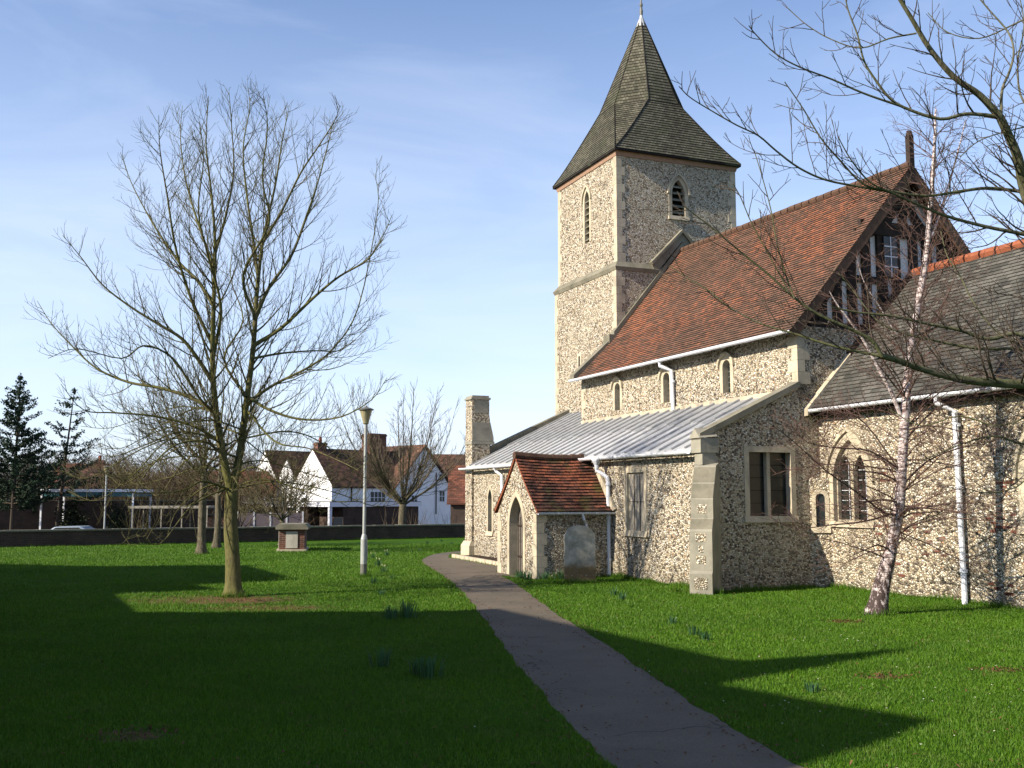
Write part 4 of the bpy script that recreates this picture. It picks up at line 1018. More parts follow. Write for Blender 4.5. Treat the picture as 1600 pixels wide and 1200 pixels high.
g=ground_at(629,840); t5=upright('cherry_tree','vase shaped bare tree in front of the white house',g,7.9,1.75,.23,26,3.9,M['bark_pale'],M['twig'],34,'bare trees on the far lawn',dict(cB,up=[.04,.05,.05],ang=(15,38),space=[.38,.33,.35]),lr=.26)
# --- birch by the chancel
rnd=random.Random(5)
Db=18.45
bt=[ground_at(1368,960),at(1378,915,Db),at(1392,860,Db),at(1404,800,Db),at(1409,740,Db),at(1414,650,Db),at(1421,560,Db),at(1434,480,Db),at(1447,400,Db),at(1455,310,Db),at(1460,230,Db),at(1462,170,Db)]
base=Vector((bt[0].x,bt[0].y,0)); birch=thing('birch_tree','leaning silver birch with white bark and drooping twigs before the chancel','tree',base)
P=crv([p-base for p in bt],4); P=[Vector((P[0].x-.02,P[0].y,-.15))]+P; m=len(P)
rad=[.215,.19,.165]+[(.155*(1-i/8)+.088*i/8) if i<8 else .088*(1-(i-8)/(m-11))**.8+.010 for i in range(m-3)]
mb=MB(); mb.tube(P,rad,18); lobes(mb,P,.2); mb.build('trunk',M['birch'],birch,smooth=True)
cL=dict(CFG,sides=[5,4,3,3],depth=3,space=[.16,.16,.13],start=[.1,.12,.15],ratio=[.42,.45,.4],minl=[.20,.15,.08],maxl=[1.3,.7,.35,.2],ang=(25,60),rmin=[.006,.0036,.0024],tip=.0016,seg=[.14,.1,.07],up=[.02,-.03,-.07],jit=.10)
mbl=MB(); mbt=MB()
for (pl,r0) in ((px([(1410,655),(1392,612),(1372,575),(1345,525),(1310,478),(1296,455)],Db,Db-.4),.042),(px([(1455,370),(1470,330),(1485,280),(1500,225),(1508,190)],Db,Db+.3),.032),(px([(1425,545),(1400,520),(1375,480),(1350,440),(1338,400)],Db,Db-.6),.02)):
    Q=crv([p-base for p in pl],4); mbl.tube(Q,[r0*(1-.8*i/(len(Q)-1)) for i in range(len(Q))],8,cap=False); grow(mbt,Q,r0,.006,cL)
mbl.build('stem',M['birch'],birch,smooth=True)
nb=96
for i in range(nb):
    f=.19+.79*i/nb+rnd.uniform(-.01,.01); k=int(f*(m-1)); k=min(k,m-2); p=P[k]
    a=rnd.uniform(0,2*PI); hgt=p.z
    L_=(2.3 if f<.5 else 2.3-2.6*(f-.5))*rnd.uniform(.55,1.0)
    el=R(rnd.uniform(10,40)) if f<.45 else R(rnd.uniform(35,65))
    d=Vector((math.cos(a)*math.cos(el),math.sin(a)*math.cos(el)*.9,math.sin(el)))
    Q=shoot(p,d,L_,9,-.07 if f<.5 else -.02,.07)
    r0=.018*rnd.uniform(.6,1.1)*(1 if f<.6 else .6); mbt.tube(Q,[r0*(1-.8*j/9) for j in range(10)],5,cap=False)
    grow(mbt,Q,r0,.003,cL)
# low sweeping branches seen against the walls
for pl,r0 in (([(1404,805),(1380,800),(1340,770),(1290,735),(1240,690),(1200,660)],.022),([(1408,735),(1360,705),(1310,700),(1260,690),(1230,655)],.02),([(1396,860),(1360,862),(1320,880),(1270,895)],.016),([(1404,800),(1350,815),(1300,820),(1240,825),(1190,800)],.02),
              ([(1412,690),(1460,640),(1500,625),(1550,600),(1590,575)],.018),([(1406,790),(1460,795),(1520,800),(1580,780)],.018),([(1408,760),(1450,720),(1500,700),(1550,690),(1600,660)],.02),([(1402,830),(1450,850),(1500,875),(1540,890)],.014),
              ([(1409,740),(1350,660),(1310,650),(1280,700),(1265,760)],.015),([(1413,655),(1370,640),(1320,650),(1280,690)],.014)):
    Q=crv([p-base for p in px(pl,Db,Db+rnd.uniform(-1.5,1.2))],3); mbt.tube(Q,[r0*(1-.8*j/(len(Q)-1)) for j in range(len(Q))],5,cap=False); grow(mbt,Q,r0,.003,dict(cL,space=[.12,.13,.12]))
mbt.build('twigs',M['twig_red'],birch)
# --- big overhanging tree whose trunk stands out of frame on the right
rnd=random.Random(77)
Dn=9.5
tb=Vector((7.9,10.2,0)); cN=dict(CFG,sides=[6,5,4,3],space=[.13,.12,.10],start=[.06,.12,.15],ratio=[.26,.40,.40],minl=[.16,.07,.04],maxl=[1.0,.42,.16,.1],ang=(30,60),rmin=[.0045,.003,.0025],tip=.0022,seg=[.06,.05,.04],up=[.06,.10,.08],jit=.09,depth=3)
trunk=[tb,tb+Vector((-.05,0,1.6)),tb+Vector((-.2,-.1,3.0))]
fk=trunk[-1]
limbs=[
 ([fk,at(1720,520,9.8)]+px([(1640,400),(1602,300),(1590,245),(1562,182)],9.6,9.2),.10,cN,.050),
 (px([(1562,182),(1530,148),(1490,120),(1452,75),(1425,30),(1395,-20),(1370,-70)],9.2,8.8),.050,cN,.018),
 (px([(1560,182),(1510,178),(1470,186),(1420,171),(1392,155),(1368,125),(1350,95),(1340,55),(1325,15),(1318,-20)],9.2,9.0),.028,cN,.007),
 (px([(1408,166),(1350,146),(1300,124),(1250,105),(1212,84),(1182,55),(1170,40)],9.1,8.7),.016,cN),
 (px([(1564,180),(1566,140),(1578,110),(1584,80),(1575,50),(1545,15),(1520,-15)],9.2,9.6),.022,cN,.008),
 (px([(1432,52),(1390,60),(1345,75),(1300,62),(1262,40),(1230,12)],8.9,9.2),.012,cN),
 (px([(1602,300),(1545,294),(1500,299),(1450,306),(1400,300),(1350,288),(1312,250),(1282,215),(1255,170),(1226,128)],9.6,8.9),.026,cN,.006),
 (px([(1398,300),(1345,292),(1290,281),(1248,262),(1212,235),(1185,212),(1150,195),(1110,172),(1078,152),(1061,135)],9.3,8.6),.018,cN),
 (px([(1660,380),(1600,366),(1540,354),(1480,338),(1440,322),(1400,304),(1360,285),(1330,250),(1310,215)],9.7,9.0),.034,cN,.006),
 ([fk]+px([(1760,640),(1680,610),(1600,601),(1550,598),(1500,592),(1440,576),(1400,562),(1376,556)],9.6,9.0),.085,cN,.036),
 (px([(1378,557),(1362,532),(1325,512),(1280,492),(1240,464),(1200,428),(1160,396),(1118,360),(1085,335),(1068,322)],9.0,8.6),.026,cN,.005),
 (px([(1241,466),(1228,430),(1214,380),(1205,330),(1192,280),(1178,234)],8.8,8.9),.010,cN),
 (px([(1232,455),(1205,405),(1175,350),(1158,310),(1146,288)],8.8,8.6),.008,cN),
 (px([(1376,556),(1325,546),(1280,534),(1240,521),(1190,506),(1140,480),(1105,452),(1075,435),(1046,415)],9.0,9.3),.020,cN,.005),
 (px([(1690,590),(1600,524),(1545,530),(1500,516),(1450,506),(1395,494),(1340,488),(1300,480)],9.9,9.5),.036,cN,.010),
 (px([(1690,590),(1610,548),(1530,545),(1460,532),(1410,520),(1370,500),(1330,450),(1310,425)],9.9,9.8),.026,cN,.006),
 (px([(1640,560),(1560,520),(1520,470),(1500,430),(1480,400),(1470,360)],9.9,10.2),.016,cN),
 (px([(1700,700),(1600,694),(1560,682),(1520,688),(1475,705),(1440,720)],9.9,9.4),.018,cN),
 (px([(1700,560),(1620,640),(1560,665),(1500,650),(1440,665),(1390,640)],9.9,10.2),.014,cN),
 (px([(1700,760),(1640,720),(1590,760),(1540,770),(1500,760)],9.9,9.2),.012,cN),
 (px([(1620,20),(1580,40),(1530,60),(1480,50),(1450,20)],9.4,9.8),.014,cN),
 (px([(1650,180),(1600,160),(1590,100),(1600,40),(1590,-20)],9.6,9.9),.02,cN),
 (px([(1660,240),(1620,200),(1575,205),(1530,220),(1500,245)],9.5,9.0),.012,cN),
]
limbs=[(l[0],l[1]*.72,l[2],(l[3] if len(l)>3 else .005)*(.72 if len(l)>3 else .8)) for l in limbs]
tree('overhanging_tree','big bare tree at the right edge whose mossy limbs reach across the sky',trunk,limbs,(.24,.17),cN,M['bark_near'],simple('near twig',(.10,.075,.055),.8,.2,var=.5))

# ------------------------------------------------------------ evergreens
def leafy(mb,c,rad,n,size,rr,flat=.8):
    for _ in range(n):
        while True:
            q=Vector((rr.uniform(-1,1),rr.uniform(-1,1),rr.uniform(-1,1)))
            if q.length<1: break
        p=Vector(c)+Vector((q.x*rad[0],q.y*rad[1],q.z*rad[2])); a=Vector((rr.gauss(0,1),rr.gauss(0,1),rr.gauss(0,1))).normalized()*size*rr.uniform(.6,1.3); b=a.orthogonal().normalized()*size*rr.uniform(.3,.6)
        mb.poly([p-a*.5,p+b*.5,p+a*.5,p-b*.5])
def conifer(name,label,u,v,Y,ztop,r,seed,levels,zlow,mat,lean=0,sparse=1.0):
    rr=random.Random(seed); x=at(u,778,Y).x; t=thing(name,label,'tree',(x,Y,-.8)); H=ztop+.8
    mb=MB(); mb.tube([(0,0,-.1),(lean*.5,0,H*.5),(lean,0,H)],[.13,.08,.02],8); mb.build('trunk',simple('dark conifer bark',(.05,.04,.03),.9),t)
    mb=MB(); mw=MB()
    for i in range(levels):
        f=i/(levels-1); z=zlow+(H-zlow)*f; L_=r*(1-f)**.75*(1 if f<.9 else .7)+.12
        for k in range(5 if f<.9 else 3):
            if rr.random()>sparse: continue
            a=rr.uniform(0,2*PI); l=L_*rr.uniform(.6,1.15); up=.35+.3*f
            P=[Vector((lean*z/H,0,z)),Vector((lean*z/H+math.cos(a)*l*.5,math.sin(a)*l*.5,z+l*up*.12)),Vector((lean*z/H+math.cos(a)*l,math.sin(a)*l,z+l*up*.65))]
            mw.tube(P,[.03,.02,.008],4)
            nn=max(3,int(l*(12 if sparse==1 else 6)))
            for j in range(nn):
                s=(j+.5)/nn; p=P[0].lerp(P[1],min(1,s*2)) if s<.5 else P[1].lerp(P[2],s*2-1)
                if s<.25: continue
                leafy(mb,p+Vector((0,0,-.03)),(.16,.16,.14),9,.15,rr)
    leafy(mb,(lean,0,H),(.08,.08,.25),14,.16,rr)
    mw.build('branches',M['bark_brown'],t); mb.build('needles',mat,t); return t
conifer('spruce_tree','tall dark spruce at the far left edge',20,0,58,8.65,2.6,3,26,2.2,M['needle'],lean=.1)
conifer('pine_tree','slender open pine right of the tall spruce',88,0,60,8.1,2.9,7,15,2.6,M['needle'],lean=.75,sparse=.72)
conifer('pine_tree','bushy shorter pine between the spruce and the slender pine',60,0,66,5.2,3.2,17,14,1.5,M['needle'],lean=.1)
def bush(name,label,u,Y,w_,h_,seed,mat=None,z=-.8,n=2600,cat='shrub'):
    rr=random.Random(seed); x=at(u,778,Y).x; t=thing(name,label,cat,(x,Y,z)); mb=MB()
    for i in range(9):
        a=rr.uniform(0,2*PI); s=rr.uniform(0,.6); leafy(mb,(math.cos(a)*w_*s,math.sin(a)*w_*s*.6,h_*rr.uniform(.25,.72)),(w_*.42,w_*.35,h_*.3),n//9,.2,rr)
    mb.build('foliage',mat or M['evergreen'],t)
    mb=MB()
    for k in range(5): mb.tube([(rr.uniform(-.2,.2),0,-.1),(rr.uniform(-.8,.8)*w_*.4,0,h_*.5)],[.06,.02],5)
    mb.build('stem',M['bark_brown'],t); return t
bush('evergreen_shrub','dark evergreen mass under the spruce at the left edge',-6,66,3.6,5.6,1)
bush('evergreen_shrub','dark evergreen mass between the two conifers',48,67,3.2,5.2,2)
bush('evergreen_shrub','dark green bush growing beside the white post canopy wall',112,61,1.4,2.8,3,n=1200)
bush('evergreen_shrub','dark conical bush behind the open canopy',185,61,.9,2.6,4,n=900)

# ------------------------------------------------------------ graves, tomb, lamps
gA=ground_at(882,911); gB=ground_at(932,907); gd=(gB-gA); gd.z=0; W_=.80; 
ang=math.atan2(.381*0+math.sin(R(22.39)),math.cos(R(22.39)))-R(14)
gs=thing('gravestone','weathered round topped gravestone standing beside the church porch','gravestone',((gA.x+gB.x)/2-.02,(gA.y+gB.y)/2,0),ang)
hw=.38; pts=[(-hw,-.3),(hw,-.3),(hw,1.12)]
pts+=[(hw-.04,1.14)]+[((hw-.04)*math.cos(PI*i/12),1.14+.20*math.sin(PI*i/12)) for i in range(1,12)]+[(-hw+.04,1.14),(-hw,1.12)]
mb=MB(); mb.prism([(x,-.05,z) for x,z in pts],(0,.1,0)); o=mb.build('slab',M['grave'],gs)
bv=o.modifiers.new('b','BEVEL'); bv.width=.012; bv.segments=2
mb=MB(); mb.box(-.45,.45,-.12,.12,-.1,.015); mb.build('footing',M['grave'],gs)
for (u,v,h_,wd,r_,lab) in ((648,838,.62,.5,.2,'small dark headstone right of the vase shaped tree by the wall'),(688,838,.60,.55,.35,'dark squat headstone standing against the wall near the church')):
    g=ground_at(u,v); t=thing('headstone',lab,'gravestone',(g.x,g.y,0),R(22+10*r_),'headstones by the boundary wall'); mb=MB()
    mb.prism([(x*wd/.76,-.04,z*h_/1.34) for x,z in pts],(0,.08,0)); mb.build('slab',M['stone_dark'],t)
g=ground_at(455,861); cr=CROT+PI/2
tomb=thing('chest_tomb','brick chest tomb with a grey stone lid on the far lawn','tomb',(g.x,g.y+.2,0),R(8))
mb=MB(); mb.box(-.47,.47,-.45,1.3,-.1,.82); mb.build('brick_sides',M['brick'],tomb)
mb=MB(); mb.prism([(-.60,-.58,.82),(.60,-.58,.82),(.60,-.58,.92),(.50,-.58,1.02),(-.50,-.58,1.02),(-.60,-.58,.92)],(0,2.0,0)); mb.build('lid',M['stone_dark'],tomb)
mb=MB(); mb.box(-.22,.22,-.475,-.44,.12,.74); mb.box(-.495,-.46,-.38,1.2,.08,.80); mb.build('stone_panel',mat_stone('pale tomb panel',(.62,.58,.5),(.45,.42,.36)),tomb)
mb=MB(); mb.box(-.55,.55,-.53,1.4,-.1,.08); mb.build('plinth',M['stone'],tomb)
def lamp(u,v,Y,H,z0,label):
    if v: g=ground_at(u,v)
    else: g=at(u,778,Y); g.z=z0
    t=thing('street_lamp',label,'street lamp',(g.x,g.y,z0),0,'lamp posts on both sides of the wall')
    mb=MB(); mb.lathe([(.085,-.1),(.085,.95),(.06,1.05),(.045,1.08),(.040,H-.42),(.035,H-.40)],(0,0,0),14); mb.build('post',M['steel'],t,smooth=False)
    mb=MB(); mb.lathe([(.087,.0),(.087,.32)],(0,0,0),14); mb.build('painted_base',M['lampcap'],t)
    mb=MB(); mb.lathe([(.05,H-.44),(.075,H-.42),(.085,H-.36),(.16,H-.09),(.165,H-.07)],(0,0,0),16); mb.build('lantern_bowl',M['lantern'],t,smooth=False)
    mb=MB(); mb.lathe([(.20,H-.075),(.205,H-.05),(.13,H-.015),(.04,H+.005),(.03,H+.03)],(0,0,0),16); mb.build('lantern_cap',M['lampcap'],t)
    mb=MB(); mb.box(.082,.09,-.04,.04,.45,.8); mb.build('access_door',M['steel'],t); return t
lamp(568,901,0,4.34,0,'grey lamp post with a bowl lantern standing on the lawn left of the path')
lamp(165,None,54.5,4.45,-.8,'distant lamp post in the car park by the open canopy')

# ------------------------------------------------------------ boundary wall and the street behind
wt=thing('boundary_wall','low dark brick wall with a flat coping closing the churchyard','wall',WA,math.atan2(WD.y,WD.x))
Lw=80
mb=MB(); mb.box(-14,Lw,-.15,.15,-.9,.62); mb.build('brickwork',M['brick_dark'],wt)
mb=MB(); x=-14; rr=random.Random(3)
while x<Lw: mb.box(x,x+.58,-.2,.2,.622,.69+rr.uniform(-.006,.006)); x+=.6
mb.build('coping',M['stone_dark'],wt)
def house(name,label,cat,origin,rz,L_,W_,eave,ridge,mw,mr,z0=-.8,over=.25,group=None):
    """gabled box: x along the ridge, y depth; returns thing"""
    t=thing(name,label,cat,(origin[0],origin[1],z0),rz,group); e=eave-z0; r=ridge-z0
    mb=MB(); mb.prism([(0,0,-.2),(0,W_,-.2),(0,W_,e),(0,W_/2,r-.05),(0,0,e)],(L_,0,0)); mb.build('wall',mw,t)
    roof(t,0,L_,0,W_,e,r,mr,over); return t
def roof(t,x0,x1,y0,y1,e,r,mr,over=.25,parent=None,th=.10):
    mb=MB(); ym=(y0+y1)/2; sl_=(r-e)/(ym-y0); 
    for s,yy in ((-1,y0-over),(1,y1+over)):
        ze=e-over*sl_; Ls=math.hypot(ym-yy,r-ze)
        p=[Vector((x0-over,yy,ze)),Vector((x1+over,yy,ze)),Vector((x1+over,ym,r)),Vector((x0-over,ym,r))]
        uv=[(0,0),(x1-x0,0),(x1-x0,Ls),(0,Ls)]
        up=[q+Vector((0,0,th)) for q in p]; mb.poly(up if s<0 else up[::-1],uv if s<0 else uv[::-1]); mb.poly(p)
        for i in range(4): j=(i+1)%4; mb.poly([p[i],p[j],up[j],up[i]],[(0,0.05)]*4)
    return mb.build('roof',mr,t)
def chimney(rf,x,y,z0,z1,w_,d_,pots=2,mat=None,pot=None):
    mb=MB(); mb.box(x-w_/2,x+w_/2,y-d_/2,y+d_/2,z0,z1); mb.box(x-w_/2-.05,x+w_/2+.05,y-d_/2-.05,y+d_/2+.05,z1-.22,z1-.08)
    c=mb.build('chimney',mat or M['brick'],rf)
    if pots:
        mb=MB()
        for i in range(pots): mb.lathe([(.14,z1),(.12,z1+.45)],(x+(i-(pots-1)/2)*.4,y,0),8)
        mb.build('chimney_pot',M['pot'],rf)
def wnd(t,x,y,z,w_,h_,mat='white',panes=(2,2),name='window',nx=0,ny=-1):
    """small framed window on a wall facing -y (local)"""
    f=MB()
    if ny: 
        f.box(x-w_/2-.06,x+w_/2+.06,y-.05,y+.02,z-.06,z); f.box(x-w_/2-.06,x+w_/2+.06,y-.05,y+.02,z+h_,z+h_+.06); f.box(x-w_/2-.06,x-w_/2,y-.05,y+.02,z,z+h_); f.box(x+w_/2,x+w_/2+.06,y-.05,y+.02,z,z+h_)
        for i in range(1,panes[0]): f.box(x-w_/2+w_*i/panes[0]-.025,x-w_/2+w_*i/panes[0]+.025,y-.045,y+.0,z,z+h_)
        for i in range(1,panes[1]): f.box(x-w_/2,x+w_/2,y-.043,y+.0,z+h_*i/panes[1]-.02,z+h_*i/panes[1]+.02)
    o=f.build(name,M[mat],t); g=MB(); g.box(x-w_/2,x+w_/2,y-.02,y+.01,z,z+h_); g.build('pane',M['glass'],o); return o
# white house: x local runs along az 46 (front wall faces the churchyard), y local goes back
HP=at(518,778,85); hz=math.atan2(math.cos(R(46)),math.sin(R(46)))
wh=thing('white_house','rambling white rendered house with three sunlit gables and dark tiled roofs','house',(HP.x,HP.y,-1.0),hz)
mb=MB(); e=4.0
def gab(x0,x1,y0,y1,e,r): mb.prism([(x0,y0,-.2),(x0,y1,-.2),(x0,y1,e),(x0,(y0+y1)/2,r),(x0,y0,e)],(x1-x0,0,0))
gab(0,10,0,5.8,4.0,6.95); gab(.01,8,5.8,7.9,4.9,6.2); gab(.02,8,8.3,12.6,4.4,7.05)
mb.prism([(5.9,-.35,-.2),(12.6,-.35,-.2),(12.6,-.35,3.6),(9.25,-.35,7.4),(5.9,-.35,3.6)],(0,9,0))
mb.build('wall',M['whitewash'],wh)
roof(wh,.2,10,0,5.8,4.0,7.0,M['house_tile'],.18); roof(wh,.2,8,5.8,7.9,4.95,6.25,M['house_tile'],.12); roof(wh,.2,8,8.3,12.6,4.4,7.1,M['house_tile'],.18)
mb=MB()
for s in (-1,1):
    for (za,zb_) in ((0,0),):
        p=[Vector((9.25,-.62,7.5)),Vector((9.25,9,7.5)),Vector((9.25+s*3.65,9,3.35)),Vector((9.25+s*3.65,-.62,3.35))]
        up=[q+Vector((0,0,.12)) for q in p]; mb.poly(up,[(0,5),(9,5),(9,0),(0,0)]); mb.poly(p)
        for i in range(4): j=(i+1)%4; mb.poly([p[i],p[j],up[j],up[i]],[(0,.05)]*4)
rf=mb.build('roof',M['house_tile'],wh)
chimney(rf,6.3,2.9,5.5,8.55,1.75,1.2,0); chimney(rf,.9,3.1,6.6,7.6,.9,.6,1)
wnd(wh,4.6,0,2.55,1.5,.95,panes=(4,2)); wnd(wh,8.2,-.35,2.6,.6,.6); wnd(wh,11.3,-.35,2.7,.55,.9); wnd(wh,11.2,-.35,4.5,.5,.55,panes=(1,1))
f=MB(); f.box(-.06,.0,3.3,4.3,2.0,3.1); o=f.build('window',M['white'],wh); f=MB(); f.box(-.08,-.061,3.4,4.2,2.1,3.0); f.build('pane',M['glass'],o)
mb=MB(); mb.tube([(1.9,-.08,4.0),(1.9,-.08,1.5)],.06,6); mb.tube([(10.6,-.43,5.2),(10.6,-.43,1.6)],.05,6); mb.build('downpipe',M['timber'],wh)
# garage block with white fascia in front of the house
GP=at(517,778,76)
ga=thing('garage_block','flat roofed brick garage with white fascia before the white house','garage',(GP.x,GP.y,-.8),hz)
mb=MB(); mb.box(1.2,8.2,.15,4.5,-.2,2.15); mb.box(0.3,1.2,3.5,4.5,-.2,2.15); mb.build('wall',M['brick_dark'],ga)
mb=MB(); mb.box(-.1,8.4,0,9.5,2.16,2.5); mb.build('fascia',M['white'],ga)
mb=MB(); mb.box(-.05,8.35,.05,9.45,2.5,2.54); mb.build('flat_roof',M['slate'],ga)
mb=MB(); mb.box(-.02,.2,.1,.32,-.2,2.16); mb.build('post',M['white'],ga)
mb=MB(); mb.box(.2,.3,5,9.2,-.1,2.1); mb.build('carport_dark',M['dark'],ga)  # near-black sheet standing in for the shade inside the open carport
mb=MB(); mb.box(.35,1.15,.12,.14,.1,1.4); mb.build('gate',M['lampcap'],ga)
# brick building with an orange roof beyond the church corner
bh=house('brick_house','brick house with an orange red roof glimpsed beside the church buttress','house',(at(704,778,72).x,72,0),R(1),9,6,1.75,4.2,M['brick_dark'],M['red_roof'])
bh2=house('terraced_house','dark roofed house just above the orange roof by the buttress','house',(at(684,778,110).x,110,0),R(8),12,7,3.6,6.6,M['brick_dark'],M['house_tile'],z0=-1)
chimney(bh2.children[1],8.2,3.5,6,9,1.0,.7,2)
bh3=house('bungalow','house with a plain brown roof behind the open canopy','house',(at(90,778,76).x,76,0),R(14),3.0,5,2.55,4.15,M['brick'],M['house_tile'])
bh4=house('orange_roof_house','house with an orange tiled roof between the pine and the canopy','house',(at(80,778,92).x,92,0),R(10),3.9,6,3.0,5.0,M['brick'],M['red_roof'])
chimney(bh4.children[1],3.3,3,4.5,6.2,.8,.6,1)
bh5=house('pale_house','small pale walled house behind the mossy tree trunk','house',(at(292,778,88).x,88,0),R(14),7,5,2.4,4.2,M['whitewash'],M['red_roof'])
wnd(bh5,1.5,0,1.6,1.0,.9); wnd(bh5,4.5,0,1.6,1.0,.9)
bw=thing('yard_wall','tall dark brick yard wall behind the canopies','wall',(-35,59.8,-.8),R(30)); mb=MB(); mb.box(0,19,0,.3,-.2,2.6); mb.build('brickwork',M['brick_dark'],bw); mb=MB(); mb.box(-.05,19.05,-.05,.35,2.602,2.68); mb.build('coping',M['stone_dark'],bw)
bo=thing('orange_brick_outhouse','low orange brick outhouse left of the boundary by the garage','outhouse',(at(322,778,63).x,63,-.8),R(14)); mb=MB(); mb.box(0,1.3,0,2,-.2,1.7); mb.build('wall',mat_brick('orange brick',(.42,.19,.10),(.36,.15,.08),(.4,.33,.25)),bo); mb=MB(); mb.box(-.1,1.4,-.1,2.1,1.7,1.8); mb.build('roof',M['slate'],bo)
def canopy(label,u0,u1,Y,zt,dep,posts,teal,rz=0):
    x0=at(u0,778,Y).x; x1=at(u1,778,Y).x; L_=x1-x0; H=zt+.8; t=thing('canopy',label,'canopy',(x0,Y,-.8),rz)
    mw_=M['white'] if teal else M['weathered']; pw_=.09 if teal else .06
    mb=MB(); mb.box(-.05,L_,0,dep,H-(.16 if teal else .12),H); mb.build('roof_slab',mw_,t)
    if teal: mb=MB(); mb.box(0,L_-.05,.06,dep-.05,H-.42,H-.165); mb.build('fascia',M['teal'],t)
    for k in posts:
        for yy in (0.02,dep-.14):
            mb=MB(); mb.box(k*L_-.0,k*L_+pw_,yy,yy+pw_,-.2,H-.12); mb.build('post',mw_,t)
    return t
canopy('white flat canopy with teal underside on slim posts in the car park',63,208,60,2.50,3.6,(0.0,.97),True,R(3))
canopy('low weathered white canopy on thin posts right of the teal one',202,322,57.5,1.55,3.0,(.04,.4,.66,.98),False,R(8))
canopy('pale flat canopy on posts beside the garage block',380,440,70,1.75,3.5,(.1,.5,.9),False,R(14))
fn=thing('panel_fence','grey lilac panel fence with pale posts left of the garage','fence',(at(372,778,66).x,66,-.8),R(14))
mb=MB()
for i in range(4): mb.box(i*1.0+.05,i*1.0+.95,0,.05,.1,1.85)
mb.build('panel',simple('weathered fence panel',(.20,.16,.17),.8),fn)
for i in range(5): mb=MB(); mb.box(i*1.0-.05,i*1.0+.05,-.02,.08,-.1,1.95); mb.build('post',M['panel'],fn)
# cars: only the roofs show over the wall
def car(label,u,Y,rz,mat):
    t=thing('parked_car',label,'car',(at(u,778,Y).x,Y,-.8),rz,'cars parked behind the boundary wall')
    side=[(-2.1,.3),(-2.12,.7),(-1.95,.88),(-1.2,.95),(-.55,1.40),(.75,1.43),(1.45,1.0),(2.05,.92),(2.1,.55),(2.08,.3)]
    mb=MB(); mb.prism([(x,-.82,z) for x,z in side],(0,1.64,0)); o=mb.build('body',mat,t); bv=o.modifiers.new('b','BEVEL'); bv.width=.08; bv.segments=3; bv.limit_method='ANGLE'
    mb=MB()
    for y in (-.826,.816): mb.prism([(x,y,z) for x,z in ((-1.02,.98),(-.5,1.34),(.68,1.36),(1.22,1.0))],(0,.01,0))
    mb.build('side_window',M['glass'],t)
    mb=MB(); mb.prism([(-1.16,-.7,.985),(-1.16,.7,.985),(-.62,.66,1.36),(-.62,-.66,1.36)],(-.012,0,.012)); mb.build('windscreen',M['glass'],t)
    for (x,y) in ((-1.35,-.84),(1.3,-.84),(-1.35,.66),(1.3,.66)):
        mb=MB(); mb.tube([(x,y,.31),(x,y+.18,.31)],.31,16); wv=mb.build('wheel',M['rubber'],t); mb=MB(); mb.tube([(x,y-.005,.31),(x,y+.185,.31)],.17,10); mb.build('rim',M['steel'],wv)
    mb=MB()
    for y in (-.7,.45): mb.box(-2.14,-2.09,y,y+.25,.6,.75)
    mb.build('headlight',M['panel'],t)
    mb=MB()
    for y in (-.78,.56): mb.box(2.07,2.11,y,y+.22,.66,.86)
    mb.build('taillight',M['car_red'],t); t.scale=(1,1,.93); return t
car('pale blue grey car parked under the teal canopy',112,56,R(5),M['car_blue'])
car('dark car parked below the low white canopy',252,52.5,R(20),M['car_dark'])
# distant wood, a mass
rnd=random.Random(8)
mb=MB()
for i in range(420):
    u=rnd.uniform(-60,860); Y=rnd.uniform(95,150); b=at(u,778,Y); h_=rnd.uniform(4.2,6.8)*(Y/110)
    p=Vector((b.x,Y,-1)); P=shoot(p,Vector((0,0,1)),h_,5,.1,.05); mb.tube(P,[.14,.12,.09,.06,.04,.015],4,cap=False)
    for k in range(26):
        f=rnd.uniform(.2,1)*4.9; kk=min(int(f),4); q=P[kk].lerp(P[kk+1],f-kk); a=rnd.uniform(0,2*PI); l=rnd.uniform(.8,2.4); Q=shoot(q,Vector((math.cos(a),math.sin(a),.7)),l,3,.15,.1); mb.tube(Q,[.035,.028,.02,.012],3,cap=False)
        for z in range(3):
            f2=rnd.uniform(.3,1)*2.9; k2=min(int(f2),2); q2=Q[k2].lerp(Q[k2+1],f2-k2); a=rnd.uniform(0,2*PI); mb.tube([q2,q2+Vector((math.cos(a),math.sin(a),.9))*rnd.uniform(.3,.9)],[.02,.01],3,cap=False)
tag(mb.build('distant_wood',simple('hazy winter twigs',(.12,.10,.085),.9,.1,var=.3)),'hazy mass of bare winter trees beyond the car park','wood',kind='stuff')
mb=MB(); rr=random.Random(2); pts=[(-400,0)]
for i in range(41): x=-400+i*20; pts.append((x,rr.uniform(4.5,6.3)*1.0+2.2*math.sin(i*.6)))
pts.append((400,0)); mb.prism([(x,260,z) for x,z in pts],(0,60,-2)); tag(mb.build('hill',simple('far wooded hill',(.085,.08,.065),.95,.05,var=.4,sc=.15)),kind='structure')
mb=MB()
